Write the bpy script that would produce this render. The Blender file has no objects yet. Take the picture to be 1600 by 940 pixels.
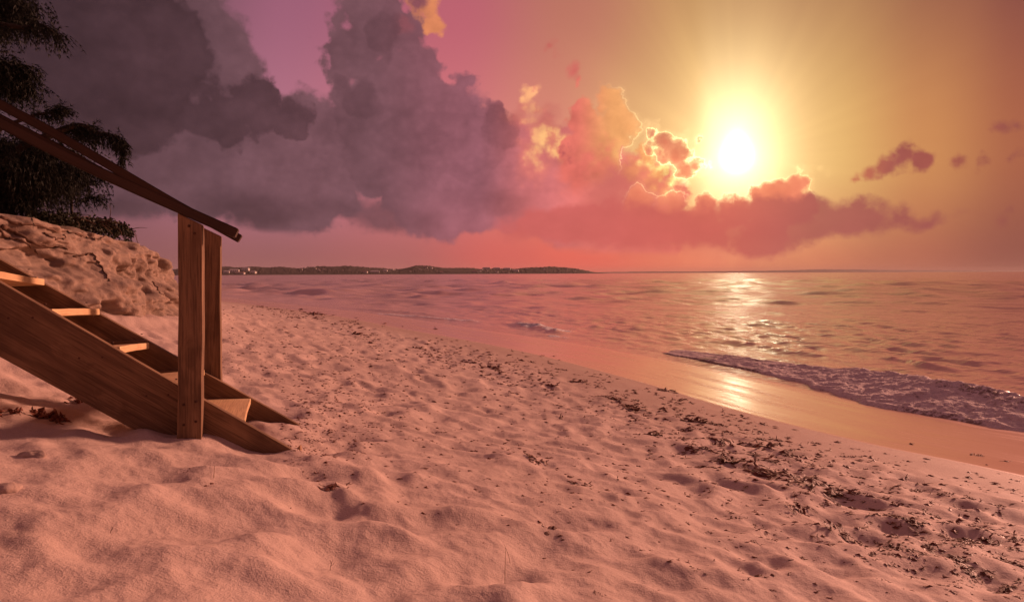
import bpy, bmesh, math, random
import numpy as np
from math import radians, sin, cos, tan, atan, atan2, pi, sqrt
from mathutils import Vector, Matrix

SC = bpy.context.scene
COL = SC.collection
random.seed(7)

# ------------------------------------------------------------------ camera, exposure
EYE = 1.60          # eye height above the still water
FPX = 1067.0        # focal length in photograph pixels (24 mm lens)
cd = bpy.data.cameras.new('camera')
cd.sensor_width = 36.0
cd.lens = 36.0 * FPX / 1600.0
cd.shift_y = -43.0 / 1600.0
cd.clip_start = 0.05
cd.clip_end = 60000.0
cam = bpy.data.objects.new('camera', cd)
COL.objects.link(cam)
cam.location = (0, 0, EYE)
cam.rotation_euler = (radians(90), 0.0040, 0)   # the horizon leans a quarter of a degree
SC.camera = cam

SC.view_settings.view_transform = 'Standard'
SC.view_settings.look = 'None'
SC.view_settings.gamma = 1.0
SC.view_settings.exposure = EXPO = 0.9
EXM = 2.0 ** EXPO
SC.render.engine = 'CYCLES'
SC.cycles.use_denoising = True
SC.cycles.max_bounces = 6
SC.cycles.diffuse_bounces = 3
SC.cycles.glossy_bounces = 4
SC.cycles.sample_clamp_indirect = 6.0
SC.cycles.sample_clamp_direct = 0.0
SC.cycles.use_adaptive_sampling = True


def lin(c):
    return tuple(((v / 255.0) / 12.92 if v <= 10 else ((v / 255.0 + 0.055) / 1.055) ** 2.4) for v in c)


def pxdir(px, py):
    """azimuth and elevation (degrees) of a point of the sky"""
    az = atan((px - 800) / FPX)
    el = atan((427 - py) / FPX * cos(az))
    return math.degrees(az), math.degrees(el)


# ------------------------------------------------------------------ a tiny node-expression compiler
class NT:
    def __init__(self, tree):
        self.t = tree
        self.n = tree.nodes
        self.l = tree.links

    def new(self, kind, **kw):
        nd = self.n.new(kind)
        for k, v in kw.items():
            setattr(nd, k, v)
        return nd

    def put(self, sock, v):
        if isinstance(v, bpy.types.NodeSocket):
            self.l.new(v, sock)
        else:
            sock.default_value = v

    def m(self, op, a, b=None, c=None, clamp=False):
        nd = self.new('ShaderNodeMath', operation=op, use_clamp=clamp)
        self.put(nd.inputs[0], a)
        if b is not None: self.put(nd.inputs[1], b)
        if c is not None: self.put(nd.inputs[2], c)
        return nd.outputs[0]

    def v(self, op, a, b=None, c=None):
        nd = self.new('ShaderNodeVectorMath', operation=op)
        self.put(nd.inputs[0], a)
        if b is not None:
            self.put(nd.inputs['Scale'] if op == 'SCALE' else nd.inputs[1], b)
        if c is not None: self.put(nd.inputs[2], c)
        return nd.outputs[1] if op in ('DISTANCE', 'LENGTH', 'DOT_PRODUCT') else nd.outputs[0]

    def smooth(self, x, a, b, o0=0.0, o1=1.0):
        nd = self.new('ShaderNodeMapRange', interpolation_type='SMOOTHSTEP')
        self.put(nd.inputs[0], x)
        for i, q in enumerate((a, b, o0, o1)):
            self.put(nd.inputs[1 + i], q)
        return nd.outputs[0]

    def lin(self, x, a, b, o0=0.0, o1=1.0):
        nd = self.new('ShaderNodeMapRange', interpolation_type='LINEAR')
        self.put(nd.inputs[0], x)
        for i, q in enumerate((a, b, o0, o1)):
            self.put(nd.inputs[1 + i], q)
        return nd.outputs[0]

    def mix(self, f, a, b, mode='MIX'):
        nd = self.new('ShaderNodeMix', data_type='RGBA', blend_type=mode)
        self.put(nd.inputs[0], f)
        for s, q in ((nd.inputs[6], a), (nd.inputs[7], b)):
            if isinstance(q, tuple): q = (*q[:3], 1.0)
            self.put(s, q)
        return nd.outputs[2]

    def ramp(self, x, stops, interp='LINEAR'):
        nd = self.new('ShaderNodeValToRGB')
        cr = nd.color_ramp
        cr.interpolation = interp
        while len(cr.elements) < len(stops): cr.elements.new(0.5)
        for e, (p, c) in zip(cr.elements, stops):
            e.position = p
            e.color = (*c, 1.0) if len(c) == 3 else c
        self.put(nd.inputs[0], x)
        return nd.outputs[0]

    def noise(self, vec, scale, detail=4, rough=0.55, dist=0.0, lac=2.0, out=0, w=None):
        nd = self.new('ShaderNodeTexNoise')
        if w is not None:
            nd.noise_dimensions = '4D'; nd.inputs['W'].default_value = w
        self.put(nd.inputs['Vector'], vec)
        nd.inputs['Scale'].default_value = scale
        nd.inputs['Detail'].default_value = detail
        nd.inputs['Roughness'].default_value = rough
        nd.inputs['Lacunarity'].default_value = lac
        nd.inputs['Distortion'].default_value = dist
        return nd.outputs[out]

    def voro(self, vec, scale, feature='F1', detail=0, rough=0.5, rnd=1.0):
        nd = self.new('ShaderNodeTexVoronoi', feature=feature)
        self.put(nd.inputs['Vector'], vec)
        nd.inputs['Scale'].default_value = scale
        nd.inputs['Detail'].default_value = detail
        nd.inputs['Roughness'].default_value = rough
        nd.inputs['Randomness'].default_value = rnd
        return nd.outputs['Distance']


# ------------------------------------------------------------------ sky (world)
SUN_AZ, SUN_EL = pxdir(1152, 246)
world = bpy.data.worlds.new('World')
SC.world = world
world.use_nodes = True
W = NT(world.node_tree)
W.n.clear()
tc = W.new('ShaderNodeTexCoord')
D = W.v('NORMALIZE', tc.outputs['Generated'])
sp = W.new('ShaderNodeSeparateXYZ'); W.l.new(D, sp.inputs[0])
DX, DY, DZ = sp.outputs
AZ = W.m('MULTIPLY', W.m('ARCTAN2', DX, DY), 57.29578)
EL = W.m('MULTIPLY', W.m('ARCSINE', DZ), 57.29578)


def comb(x, y, z=0.0):
    nd = W.new('ShaderNodeCombineXYZ')
    W.put(nd.inputs[0], x); W.put(nd.inputs[1], y); W.put(nd.inputs[2], z)
    return nd.outputs[0]


P2 = comb(AZ, EL)                         # degrees
# domain warp: large swirls and small cauliflower edges
nA = W.noise(D, 7.0, 2, 0.5, out=1)
nB = W.noise(D, 24.0, 8, 0.66, out=1)
wA = W.v('SCALE', W.v('SUBTRACT', nA, (0.5, 0.5, 0.5)), 3.2)
wB = W.v('SCALE', W.v('SUBTRACT', nB, (0.5, 0.5, 0.5)), 2.6)
PW = W.v('ADD', W.v('ADD', P2, wA), wB)   # warped position
PWs = W.v('MULTIPLY', PW, (0.30, 1.0, 1.0))
bil = W.voro(W.v('ADD', D, W.v('SCALE', nB, 0.018)), 34.0, 'SMOOTH_F1', 0)
bil2 = W.voro(W.v('ADD', D, W.v('SCALE', nB, 0.01)), 88.0, 'SMOOTH_F1', 0)
BIL = W.m('ADD', W.m('MULTIPLY_ADD', bil, -1.9, 0.75), W.m('MULTIPLY_ADD', bil2, -0.9, 0.35))


def field(blobs, streak=False, bil=1.0):
    """union of discs (photo px x, px y, radius in px), positive inside, in degrees"""
    f = None
    for (x, y, r) in blobs:
        a, e = pxdir(x, y)
        rd = r / FPX * 57.3 * cos(radians(a))
        base = PWs if streak else PW
        c = (a * 0.30, e, 0.0) if streak else (a, e, 0.0)
        d = W.v('DISTANCE', base, c)
        g = W.m('SUBTRACT', rd, d)
        if f is None: f = g
        else:
            nd = W.new('ShaderNodeMath', operation='SMOOTH_MAX')
            W.put(nd.inputs[0], f); W.put(nd.inputs[1], g); nd.inputs[2].default_value = 0.35
            f = nd.outputs[0]
    if bil:
        f = W.m('ADD', f, W.m('MULTIPLY', BIL, bil))
    return f


def azp(px):
    return (pxdir(px, 300)[0] + 90.0) / 180.0


AN = W.lin(AZ, -90, 90)


def azramp(stops, interp='LINEAR'):
    return W.ramp(AN, [((p if p <= 1 and isinstance(p, float) else azp(p)), lin(c)) for p, c in stops], interp)


hor = azramp([(0.0, (84, 60, 68)), (0, (124, 80, 82)), (400, (150, 93, 93)), (620, (172, 98, 96)), (800, (212, 97, 90)),
              (900, (230, 98, 86)), (1080, (226, 112, 88)), (1250, (205, 112, 84)), (1400, (180, 101, 80)), (1600, (146, 83, 72)), (1.0, (92, 58, 62))], 'EASE')
mid = azramp([(0.0, (82, 60, 70)), (0, (110, 76, 88)), (400, (182, 116, 134)), (700, (216, 122, 126)), (860, (222, 138, 118)),
              (1000, (222, 168, 112)), (1150, (238, 190, 112)), (1300, (216, 166, 98)), (1450, (200, 134, 84)), (1600, (170, 98, 72)), (1.0, (94, 60, 64))], 'EASE')
top = azramp([(0.0, (78, 58, 68)), (0, (100, 72, 80)), (300, (128, 84, 98)), (450, (158, 96, 118)), (720, (188, 98, 112)),
              (900, (186, 114, 98)), (1100, (182, 132, 86)), (1300, (168, 116, 80)), (1500, (148, 88, 72)), (1600, (130, 72, 68)), (1.0, (88, 58, 64))], 'EASE')
t1 = W.smooth(EL, 0.3, 8.5)
t2 = W.smooth(EL, 9.0, 22.0)
t3 = W.smooth(EL, 20.0, 50.0)
sky = W.mix(t3, W.mix(t2, W.mix(t1, hor, mid), top), lin((152, 100, 106)))

# the veiled sun's glow
SUNV = (sin(radians(SUN_AZ)) * cos(radians(SUN_EL)), cos(radians(SUN_AZ)) * cos(radians(SUN_EL)), sin(radians(SUN_EL)))
ds = W.v('DISTANCE', P2, (SUN_AZ, SUN_EL, 0.0))
dxs = W.m('SUBTRACT', AZ, SUN_AZ)
dys = W.m('SUBTRACT', EL, SUN_EL)
ang = W.m('ARCTAN2', dxs, dys)
rayn = W.noise(comb(W.m('MULTIPLY', ang, 2.6), 3.3, 0.7), 1.6, 3, 0.6)
rays = W.lin(rayn, 0.3, 0.72, 0.62, 1.34)


def expf(x, s, amp):
    return W.m('MULTIPLY', W.m('EXPONENT', W.m('MULTIPLY', x, -1.0 / s)), amp)


ray_on = W.smooth(ds, 1.5, 5.5)
raym = W.m('ADD', 1.0, W.m('MULTIPLY', W.m('SUBTRACT', rays, 1.0), ray_on))
# tall plume above the sun: stretch the distance less upward
up = W.smooth(dys, -1.0, 3.0, 1.0, 0.60)
dse = W.v('LENGTH', comb(dxs, W.m('MULTIPLY', dys, up)))
wide = W.m('MULTIPLY', expf(dse, 5.6, 0.36), raym)
core = W.m('ADD', expf(W.m('MULTIPLY', dse, dse), 0.40, 22.0), W.m('MULTIPLY', W.m('ADD', expf(dse, 2.5, 1.25), expf(W.m('MULTIPLY', dse, dse), 8.5, 0.45)), W.smooth(dxs, -3.6, -1.8, 0.66, 1.0)))
glow = W.v('ADD', W.v('SCALE', lin((255, 214, 128)), wide), W.v('SCALE', (1.0, 0.88, 0.60), core))
sky = W.v('ADD', sky, glow)


def sunmask(s0, s1):
    return W.smooth(ds, s0, s1, 1.0, 0.0)


cn1 = W.noise(W.v('MULTIPLY', D, (1.0, 1.0, 1.7)), 9.0, 6, 0.6)
cn2 = W.noise(D, 30.0, 5, 0.6)
shade = W.m('ADD', W.m('ADD', W.lin(cn1, 0.3, 0.7, 0.80, 1.18), W.lin(cn2, 0.3, 0.7, -0.07, 0.07)), W.m('ADD', W.lin(bil, 0.1, 0.62, 0.06, -0.06), W.lin(bil2, 0.1, 0.6, 0.05, -0.05)))


def layer(sky, f, col, w=0.5, sh=None, op=1.0, rim=None, rimw=0.22, flat=None):
    msk = W.smooth(f, 0.0, w)
    if flat is not None: msk = W.m('MULTIPLY', msk, flat)
    if op != 1.0: msk = W.m('MULTIPLY', msk, op)
    c = W.v('SCALE', col, sh if sh is not None else shade)
    # thin sunlit edge of the cloud, only near the sun
    sky = W.mix(msk, sky, c)
    if rim:
        band = W.m('ADD', W.m('MULTIPLY', W.smooth(f, 0.0, 0.12), W.smooth(f, 0.10, rimw, 1.0, 0.0)), W.m('MULTIPLY', W.m('MULTIPLY', W.smooth(f, -0.5, 0.1), W.smooth(f, 0.1, 1.3, 1.0, 0.0)), 0.22))
        band = W.m('MULTIPLY', band, W.lin(cn2, 0.36, 0.62, 0.35, 1.1))
        e = W.m('MULTIPLY', band, W.m('MULTIPLY', rim, sunmask(5.0, 13.0)))
        if flat is not None: e = W.m('MULTIPLY', e, W.smooth(EL, 5.0, 7.0))
        sky = W.v('ADD', sky, W.v('SCALE', (1.0, 0.72, 0.32), e))
    return sky


colA = azramp([(0.0, (70, 52, 60)), (0, (82, 58, 65)), (300, (98, 68, 75)), (560, (119, 80, 88)), (740, (150, 92, 103)), (840, (190, 104, 105)),
               (930, (210, 110, 102)), (1100, (222, 114, 98)), (1230, (212, 106, 92)), (1400, (176, 92, 84)), (1600, (140, 78, 74)), (1.0, (86, 56, 62))], 'EASE')
dark = W.v('SCALE', colA, 0.66)
light = W.v('SCALE', colA, 1.28)

# veil that fills the left and middle, with a flat base
base_el = W.m('ADD', W.lin(AZ, -36, 12, 4.0, 1.0), W.m('MULTIPLY', W.m('SUBTRACT', W.noise(W.v('MULTIPLY', P2, (0.07, 0.4, 1.0)), 1.3, 3, 0.5), 0.5), 1.8))
fb = W.m('SUBTRACT', EL, base_el)
veil_top = field([(0, 60, 230), (180, 120, 230), (330, 230, 130), (470, 260, 120), (600, 210, 110), (700, 260, 120), (790, 270, 90),
                  (900, 300, 110), (1000, 330, 90)], bil=0.7)
fv = W.m('MINIMUM', veil_top, W.m('MULTIPLY', fb, 1.0))
sky = layer(sky, fv, W.v('SCALE', colA, 1.18), w=0.9)

# outside the picture on the left, behind and above: broken cloud that goes on
ncl = W.noise(W.v('MULTIPLY', D, (1.0, 1.0, 2.2)), 3.1, 6, 0.58)
out_m = W.m('MULTIPLY', W.smooth(ncl, 0.46, 0.60), W.m('MAXIMUM', W.smooth(EL, 26.0, 38.0), W.smooth(W.m('ABSOLUTE', AZ), 44.0, 58.0)))
sky = W.mix(W.m('MULTIPLY', out_m, 0.75), sky, W.v('SCALE', lin((98, 66, 76)), shade))

# centre tower
fT = field([(575, 10, 62), (555, 90, 56), (625, 60, 44), (635, 140, 66), (560, 180, 62), (700, 185, 56), (735, 225, 60), (620, 230, 90), (775, 190, 30), (722, 135, 20)])
sky = layer(sky, fT, W.v('SCALE', colA, 1.0), w=0.6)
# upper extension with warm edge (520..690, 0..70)
fU = field([(650, -10, 44), (668, 42, 22)], bil=0.7)
sky = layer(sky, fU, lin((226, 138, 96)), w=0.6)
fU2 = field([(640, 0, 34), (626, 50, 26)], bil=0.6)
sky = layer(sky, fU2, lin((146, 84, 92)), w=0.9)
# big left cloud and the small one in front
fL = field([(100, 60, 150), (250, 60, 90), (310, 80, 42), (190, 130, 110)])
sky = layer(sky, fL, dark, w=0.7)
fS = field([(330, 170, 48), (400, 165, 50), (410, 135, 26), (450, 185, 40), (350, 195, 40)])
sky = layer(sky, fS, W.v('SCALE', colA, 0.70), w=0.6)
# darker patches in the mass
fD = field([(785, 205, 40), (800, 190, 20), (560, 150, 40), (600, 60, 40)], bil=0.9)
sky = layer(sky, fD, W.v('SCALE', colA, 0.72), w=0.8, op=0.85)
fD2 = W.m('MINIMUM', field([(150, 330, 40), (420, 322, 42), (620, 335, 38), (760, 310, 34)], streak=True, bil=0.3), fb)
sky = layer(sky, fD2, W.v('SCALE', colA, 0.80), w=1.4, op=0.85)

# sunlit clouds between the mass and the sun
f1m = field([(815, 185, 30), (850, 195, 40), (885, 235, 40), (845, 245, 44), (905, 200, 22)], bil=0.8)
sky = layer(sky, f1m, lin((214, 116, 108)), w=1.6, op=0.85)
f1 = field([(820, 146, 18), (836, 178, 24), (852, 206, 26), (878, 228, 28), (900, 220, 18)], bil=1.1)
sky = layer(sky, f1, W.mix(W.smooth(cn2, 0.42, 0.58), lin((226, 130, 112)), lin((246, 172, 122))), w=0.9, rim=0.9)
f1b = field([(868, 215, 24), (850, 240, 26), (880, 245, 20)], bil=1.1)
sky = layer(sky, f1b, W.mix(W.smooth(cn2, 0.42, 0.6), lin((232, 138, 110)), lin((252, 188, 124))), w=1.2)
f2 = field([(900, 138, 10), (905, 190, 34), (955, 168, 28), (972, 205, 34), (930, 245, 50)], bil=0.7)
c2 = W.mix(W.smooth(AZ, pxdir(895, 0)[0], pxdir(965, 0)[0]), lin((226, 116, 102)), lin((238, 164, 104)))
f2u = W.m('MULTIPLY', W.smooth(EL, 6.5, 9.5), 1.0)
sky = layer(sky, f2, c2, w=0.5, rim=0.9, flat=f2u)
f2w = field([(848, 80, 12), (866, 98, 14), (895, 118, 18)], bil=0.6)
sky = layer(sky, f2w, lin((206, 96, 92)), w=0.8, op=0.75)
f2b = field([(940, 262, 40), (985, 275, 36), (1020, 292, 30), (900, 270, 36), (1050, 300, 24)], bil=0.8)
sky = layer(sky, f2b, W.mix(W.smooth(AZ, pxdir(900, 0)[0], pxdir(1020, 0)[0]), lin((224, 112, 100)), lin((242, 150, 104))), w=1.3)
f3g = field([(1002, 235, 18), (1012, 256, 20), (1035, 272, 22), (1062, 284, 18), (990, 262, 14)], bil=1.1)
sky = layer(sky, f3g, W.mix(W.smooth(cn2, 0.40, 0.58), lin((246, 164, 104)), lin((255, 226, 140))), w=0.8)
f3 = field([(1028, 198, 11), (1022, 220, 15), (1045, 226, 17), (1060, 244, 20), (1038, 246, 18), (1084, 240, 13), (1090, 262, 15), (1072, 268, 16), (1020, 238, 12)], bil=0.75)
sky = layer(sky, f3, W.mix(W.smooth(EL, 7.5, 11.5), lin((236, 134, 98)), lin((208, 116, 90))), w=0.55, rim=1.3)
f3c = field([(895, 240, 12)], bil=0.4)
sky = layer(sky, f3c, lin((176, 84, 86)), w=0.5)
f3h = W.m('MULTIPLY', field([(1070, 290, 16)], bil=0.6), 1.0)
sky = W.v('ADD', sky, W.v('SCALE', (1.0, 0.75, 0.35), W.smooth(f3h, 0.0, 0.8, 0.0, 0.9)))

# low bank under the sun
fP = field([(950, 310, 60), (1010, 330, 46)], bil=0.8)
sky = layer(sky, fP, W.v('SCALE', colA, 1.0), w=1.8, sh=W.lin(cn1, 0.3, 0.7, 0.94, 1.05))
f4 = field([(1000, 335, 40), (1060, 338, 34), (1100, 336, 30), (1150, 334, 32), (1212, 296, 24), (1200, 330, 42), (1252, 298, 24), (1235, 325, 42), (1100, 375, 50), (1190, 375, 46), (1010, 380, 50), (1282, 268, 10), (1204, 270, 9)], bil=0.75)
flat4 = W.smooth(EL, 0.6, 3.4)
sky = layer(sky, f4, W.mix(W.smooth(EL, 3.0, 7.0), lin((206, 104, 94)), lin((236, 130, 100))), w=0.6, sh=W.lin(cn2, 0.3, 0.7, 0.94, 1.05), rim=0.7, flat=flat4)
f5 = field([(1060, 355, 40), (1200, 350, 46), (1320, 352, 32), (1400, 352, 24), (1450, 352, 22), (900, 350, 44), (980, 360, 36)], streak=True, bil=0.25)
f5b = field([(1330, 335, 28), (1410, 345, 26), (1465, 350, 22), (1510, 354, 14), (1270, 335, 34), (1370, 352, 26), (1300, 352, 28)], bil=0.3)
f5 = W.m('MAXIMUM', f5, f5b)
c5 = azramp([(900, (202, 98, 94)), (1100, (204, 96, 90)), (1300, (172, 90, 86)), (1450, (160, 84, 80)), (1600, (150, 84, 78))], 'EASE')
sky = layer(sky, f5, c5, w=0.9, sh=W.lin(cn1, 0.3, 0.7, 0.9, 1.08), op=0.9)
# small clouds on the right
f6 = field([(1408, 250, 28), (1388, 266, 26), (1440, 268, 24), (1360, 276, 16)], bil=0.4)
f6 = W.m('MAXIMUM', f6, field([(1495, 270, 18), (1540, 266, 13), (1340, 282, 12), (1565, 202, 17), (1588, 194, 14), (1597, 250, 13), (1575, 358, 18), (1535, 344, 13), (1590, 338, 12)], streak=False, bil=0.35))
sky = layer(sky, f6, azramp([(1340, (196, 106, 82)), (1400, (158, 78, 78)), (1480, (164, 82, 76)), (1600, (150, 84, 74))]), w=0.7, op=0.92, sh=W.lin(cn2, 0.3, 0.7, 0.92, 1.06))
# red bloom low over the horizon in the middle, and the glow veiling all clouds near the sun
hz = W.m('MULTIPLY', W.smooth(EL, 0.0, 9.0, 1.0, 0.0), W.smooth(W.m('ABSOLUTE', W.m('SUBTRACT', AZ, 7.0)), 0.0, 20.0, 1.0, 0.0))
sky = W.mix(W.m('MULTIPLY', hz, 0.22), sky, lin((232, 104, 90)))
sky = W.v('ADD', sky, W.v('SCALE', lin((255, 190, 90)), expf(ds, 3.2, 0.22)))

bg = W.new('ShaderNodeBackground')
W.put(bg.inputs['Color'], sky)
bg.inputs['Strength'].default_value = 1.0 / EXM
wo = W.new('ShaderNodeOutputWorld')
W.l.new(bg.outputs[0], wo.inputs['Surface'])
world.cycles.sampling_method = 'MANUAL'
world.cycles.sample_map_resolution = 1024

# ------------------------------------------------------------------ sun lamp
sd = bpy.data.lights.new('sun', 'SUN')
sd.energy = 2.55
sd.angle = radians(6.0)
sd.color = (1.0, 0.46, 0.32)
sun = bpy.data.objects.new('sun', sd)
COL.objects.link(sun)
LAZ, LEL = radians(50.0), radians(15.0)      # lamp moved right of the visible sun to keep its glare off the water
sun.rotation_euler = Vector((sin(LAZ) * cos(LEL), cos(LAZ) * cos(LEL), sin(LEL))).to_track_quat('Z', 'Y').to_euler()

# ------------------------------------------------------------------ helpers
def tag(o, label=None, cat=None, group=None, kind=None):
    if label: o['label'] = label
    if cat: o['category'] = cat
    if group: o['group'] = group
    if kind: o['kind'] = kind
    return o


def mesh_obj(name, verts, faces, mat=None, parent=None, smooth=False, attrs=None):
    me = bpy.data.meshes.new(name)
    verts = np.asarray(verts, dtype=np.float32)
    if isinstance(faces, np.ndarray):
        k = faces.shape[1]
        me.vertices.add(len(verts)); me.vertices.foreach_set('co', verts.ravel())
        me.loops.add(faces.size); me.loops.foreach_set('vertex_index', faces.ravel().astype(np.int32))
        me.polygons.add(len(faces))
        me.polygons.foreach_set('loop_start', np.arange(0, faces.size, k, dtype=np.int32))
        me.polygons.foreach_set('loop_total', np.full(len(faces), k, dtype=np.int32))
        me.update(calc_edges=True)
    else:
        me.from_pydata(verts.tolist(), [], faces)
    if smooth:
        me.polygons.foreach_set('use_smooth', np.ones(len(me.polygons), dtype=bool))
    for an, av in (attrs or {}).items():
        a = me.attributes.new(an, 'FLOAT', 'POINT')
        a.data.foreach_set('value', np.asarray(av, dtype=np.float32))
    me.update()
    if mat: me.materials.append(mat)
    o = bpy.data.objects.new(name, me)
    COL.objects.link(o)
    if parent: o.parent = parent
    return o


def empty(name, loc=(0, 0, 0), rot=None):
    o = bpy.data.objects.new(name, None)
    o.empty_display_size = 0.1
    COL.objects.link(o)
    o.location = loc
    if rot is not None: o.rotation_euler = rot
    return o


def hash2(ix, iy, k=0):
    h = (ix.astype(np.int64) * 374761393 + iy.astype(np.int64) * 668265263 + k * 2147483647 + 1442695041) & 0xFFFFFFFF
    h = ((h ^ (h >> 13)) * 1274126177) & 0xFFFFFFFF
    h = ((h ^ (h >> 16)) * 224682251) & 0xFFFFFFFF
    h ^= h >> 15
    return (h & 0xFFFFFF) / float(0xFFFFFF)


def vnoise(x, y, k=0):
    ix = np.floor(x); iy = np.floor(y)
    fx = x - ix; fy = y - iy
    fx = fx * fx * fx * (fx * (fx * 6 - 15) + 10); fy = fy * fy * fy * (fy * (fy * 6 - 15) + 10)
    a = hash2(ix, iy, k); b = hash2(ix + 1, iy, k); c = hash2(ix, iy + 1, k); d = hash2(ix + 1, iy + 1, k)
    return (a + (b - a) * fx) * (1 - fy) + (c + (d - c) * fx) * fy - 0.5


def fbm(x, y, o=4, k=0, g=0.5):
    s = 0; a = 1.0
    for i in range(o):
        s = s + a * vnoise(x + 17.3 * i, y - 9.1 * i, k + i)
        x = x * 2.03; y = y * 2.03; a *= g
    return s


def sstep(x, a, b):
    t = np.clip((x - a) / (b - a), 0, 1)
    return t * t * (3 - 2 * t)


def catmull(pts, n=8):
    P = np.array(pts, float)
    P = np.vstack([2 * P[0] - P[1], P, 2 * P[-1] - P[-2]])
    out = []
    for i in range(1, len(P) - 2):
        for j in range(n):
            t = j / n
            out.append(0.5 * ((2 * P[i]) + (-P[i - 1] + P[i + 1]) * t + (2 * P[i - 1] - 5 * P[i] + 4 * P[i + 1] - P[i + 2]) * t * t
                              + (-P[i - 1] + 3 * P[i] - 3 * P[i + 1] + P[i + 2]) * t ** 3))
    out.append(P[-2])
    return np.array(out)


def at(px, py, d):
    """the point at depth d (metres in front of the lens) seen at a pixel of the photograph"""
    py = py + (px - 800) * 0.0040
    px = px - (py - 427) * 0.0040
    return np.array(((px - 800) / FPX * d, d, EYE - (py - 427) / FPX * d))


def polydist(x, y, line):
    """signed distance to a polyline (positive on its left side) and the arc length at the nearest point"""
    if x.size < 3000:
        A = line[:-1]; E = line[1:] - A; L2 = (E ** 2).sum(1); L = np.sqrt(L2); acc0 = np.concatenate([[0], np.cumsum(L)[:-1]])
        xf = x.reshape(-1, 1); yf = y.reshape(-1, 1)
        t = np.clip(((xf - A[:, 0]) * E[:, 0] + (yf - A[:, 1]) * E[:, 1]) / L2, 0, 1)
        qx = xf - (A[:, 0] + t * E[:, 0]); qy = yf - (A[:, 1] + t * E[:, 1])
        d = np.hypot(qx, qy); k = d.argmin(1); n = np.arange(len(k))
        cr = E[k, 0] * qy[n, k] - E[k, 1] * qx[n, k]
        return (d[n, k] * np.where(cr < 0, -1, 1)).reshape(x.shape), (acc0[k] + t[n, k] * L[k]).reshape(x.shape)
    best = np.full(x.shape, 1e9); sg = np.zeros(x.shape); al = np.zeros(x.shape)
    acc = 0.0
    for a, b in zip(line[:-1], line[1:]):
        dx, dy = b - a
        L2 = dx * dx + dy * dy; L = math.sqrt(L2)
        t = np.clip(((x - a[0]) * dx + (y - a[1]) * dy) / L2, 0, 1)
        qx = x - (a[0] + t * dx); qy = y - (a[1] + t * dy)
        d = np.hypot(qx, qy)
        cr = dx * qy - dy * qx
        m = d < best
        best = np.where(m, d, best); sg = np.where(m, np.sign(cr), sg); al = np.where(m, acc + t * L, al)
        acc += L
    return best * np.where(sg == 0, 1, sg), al


# ------------------------------------------------------------------ the beach: shape
def sh_pt(px, py):
    p = at(px, py, 1.0)
    d = EYE / (EYE - p[2])
    return (p[0] * d, d)


SHORE = catmull([(34, -60), (12.5, -12), (7.4, -1.5), (5.35, 2.7)] + [sh_pt(*q) for q in
                [(1600, 742), (1350, 690), (1150, 640), (980, 590), (800, 545), (640, 515), (500, 490), (345, 470)]]
                + [(-26, 52), (-60, 90), (-170, 200), (-600, 560), (-2500, 1500)], 6)
FOOT = catmull([(1.0, -14), (-0.9, -5), (-2.2, 0), (-2.95, 2.2), (-3.6, 3.6), (-3.9, 5.2), (-3.85, 6.4), (-3.75, 7.4), (-3.88, 8.7), (-4.32, 10.1),
                (-5.8, 12.6), (-11, 22), (-24, 42), (-60, 80)], 6)


def zs(s):
    zi = 0.1 * s + 0.0088 * s * s
    zi = np.where(s > 7.6, 0.1 * 7.6 + 0.0088 * 7.6 ** 2 + 0.16 * (1 - np.exp(-np.clip(s - 7.6, 0, 50) / 1.2)), zi)
    zf = 0.010 * s                                    # the swash film, nearly level
    zo = -0.017 + (s + 1.7) * 0.075                   # under the sea
    z = np.where(s > 0, zi, np.where(s > -1.7, zf, np.maximum(zo, -4.0)))
    return z


def dimples(x, y, cell, k, dep, rad, stretch=1.0):
    """footprints and kicked-up hollows: one soft crater with a low rim per cell"""
    u = x / cell; v = y / cell
    ix = np.floor(u); iy = np.floor(v)
    out = np.zeros_like(x)
    for i in (-1, 0, 1):
        for j in (-1, 0, 1):
            cx = ix + i; cy = iy + j
            px_ = (cx + 0.15 + 0.7 * hash2(cx, cy, k)) * cell
            py_ = (cy + 0.15 + 0.7 * hash2(cx, cy, k + 1)) * cell
            th = hash2(cx, cy, k + 2) * 6.283
            am = hash2(cx, cy, k + 3)
            dx = x - px_; dy = y - py_
            a = (dx * np.cos(th) + dy * np.sin(th)) * stretch; b = -dx * np.sin(th) + dy * np.cos(th)
            q = np.sqrt(a * a + b * b) / (rad * (0.7 + 0.6 * am))
            out += dep * (0.25 + am) * (-np.exp(-(q * 1.35) ** 2 * 1.6) + 0.55 * np.exp(-((q - 1.15) / 0.42) ** 2))
    return out


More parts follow.
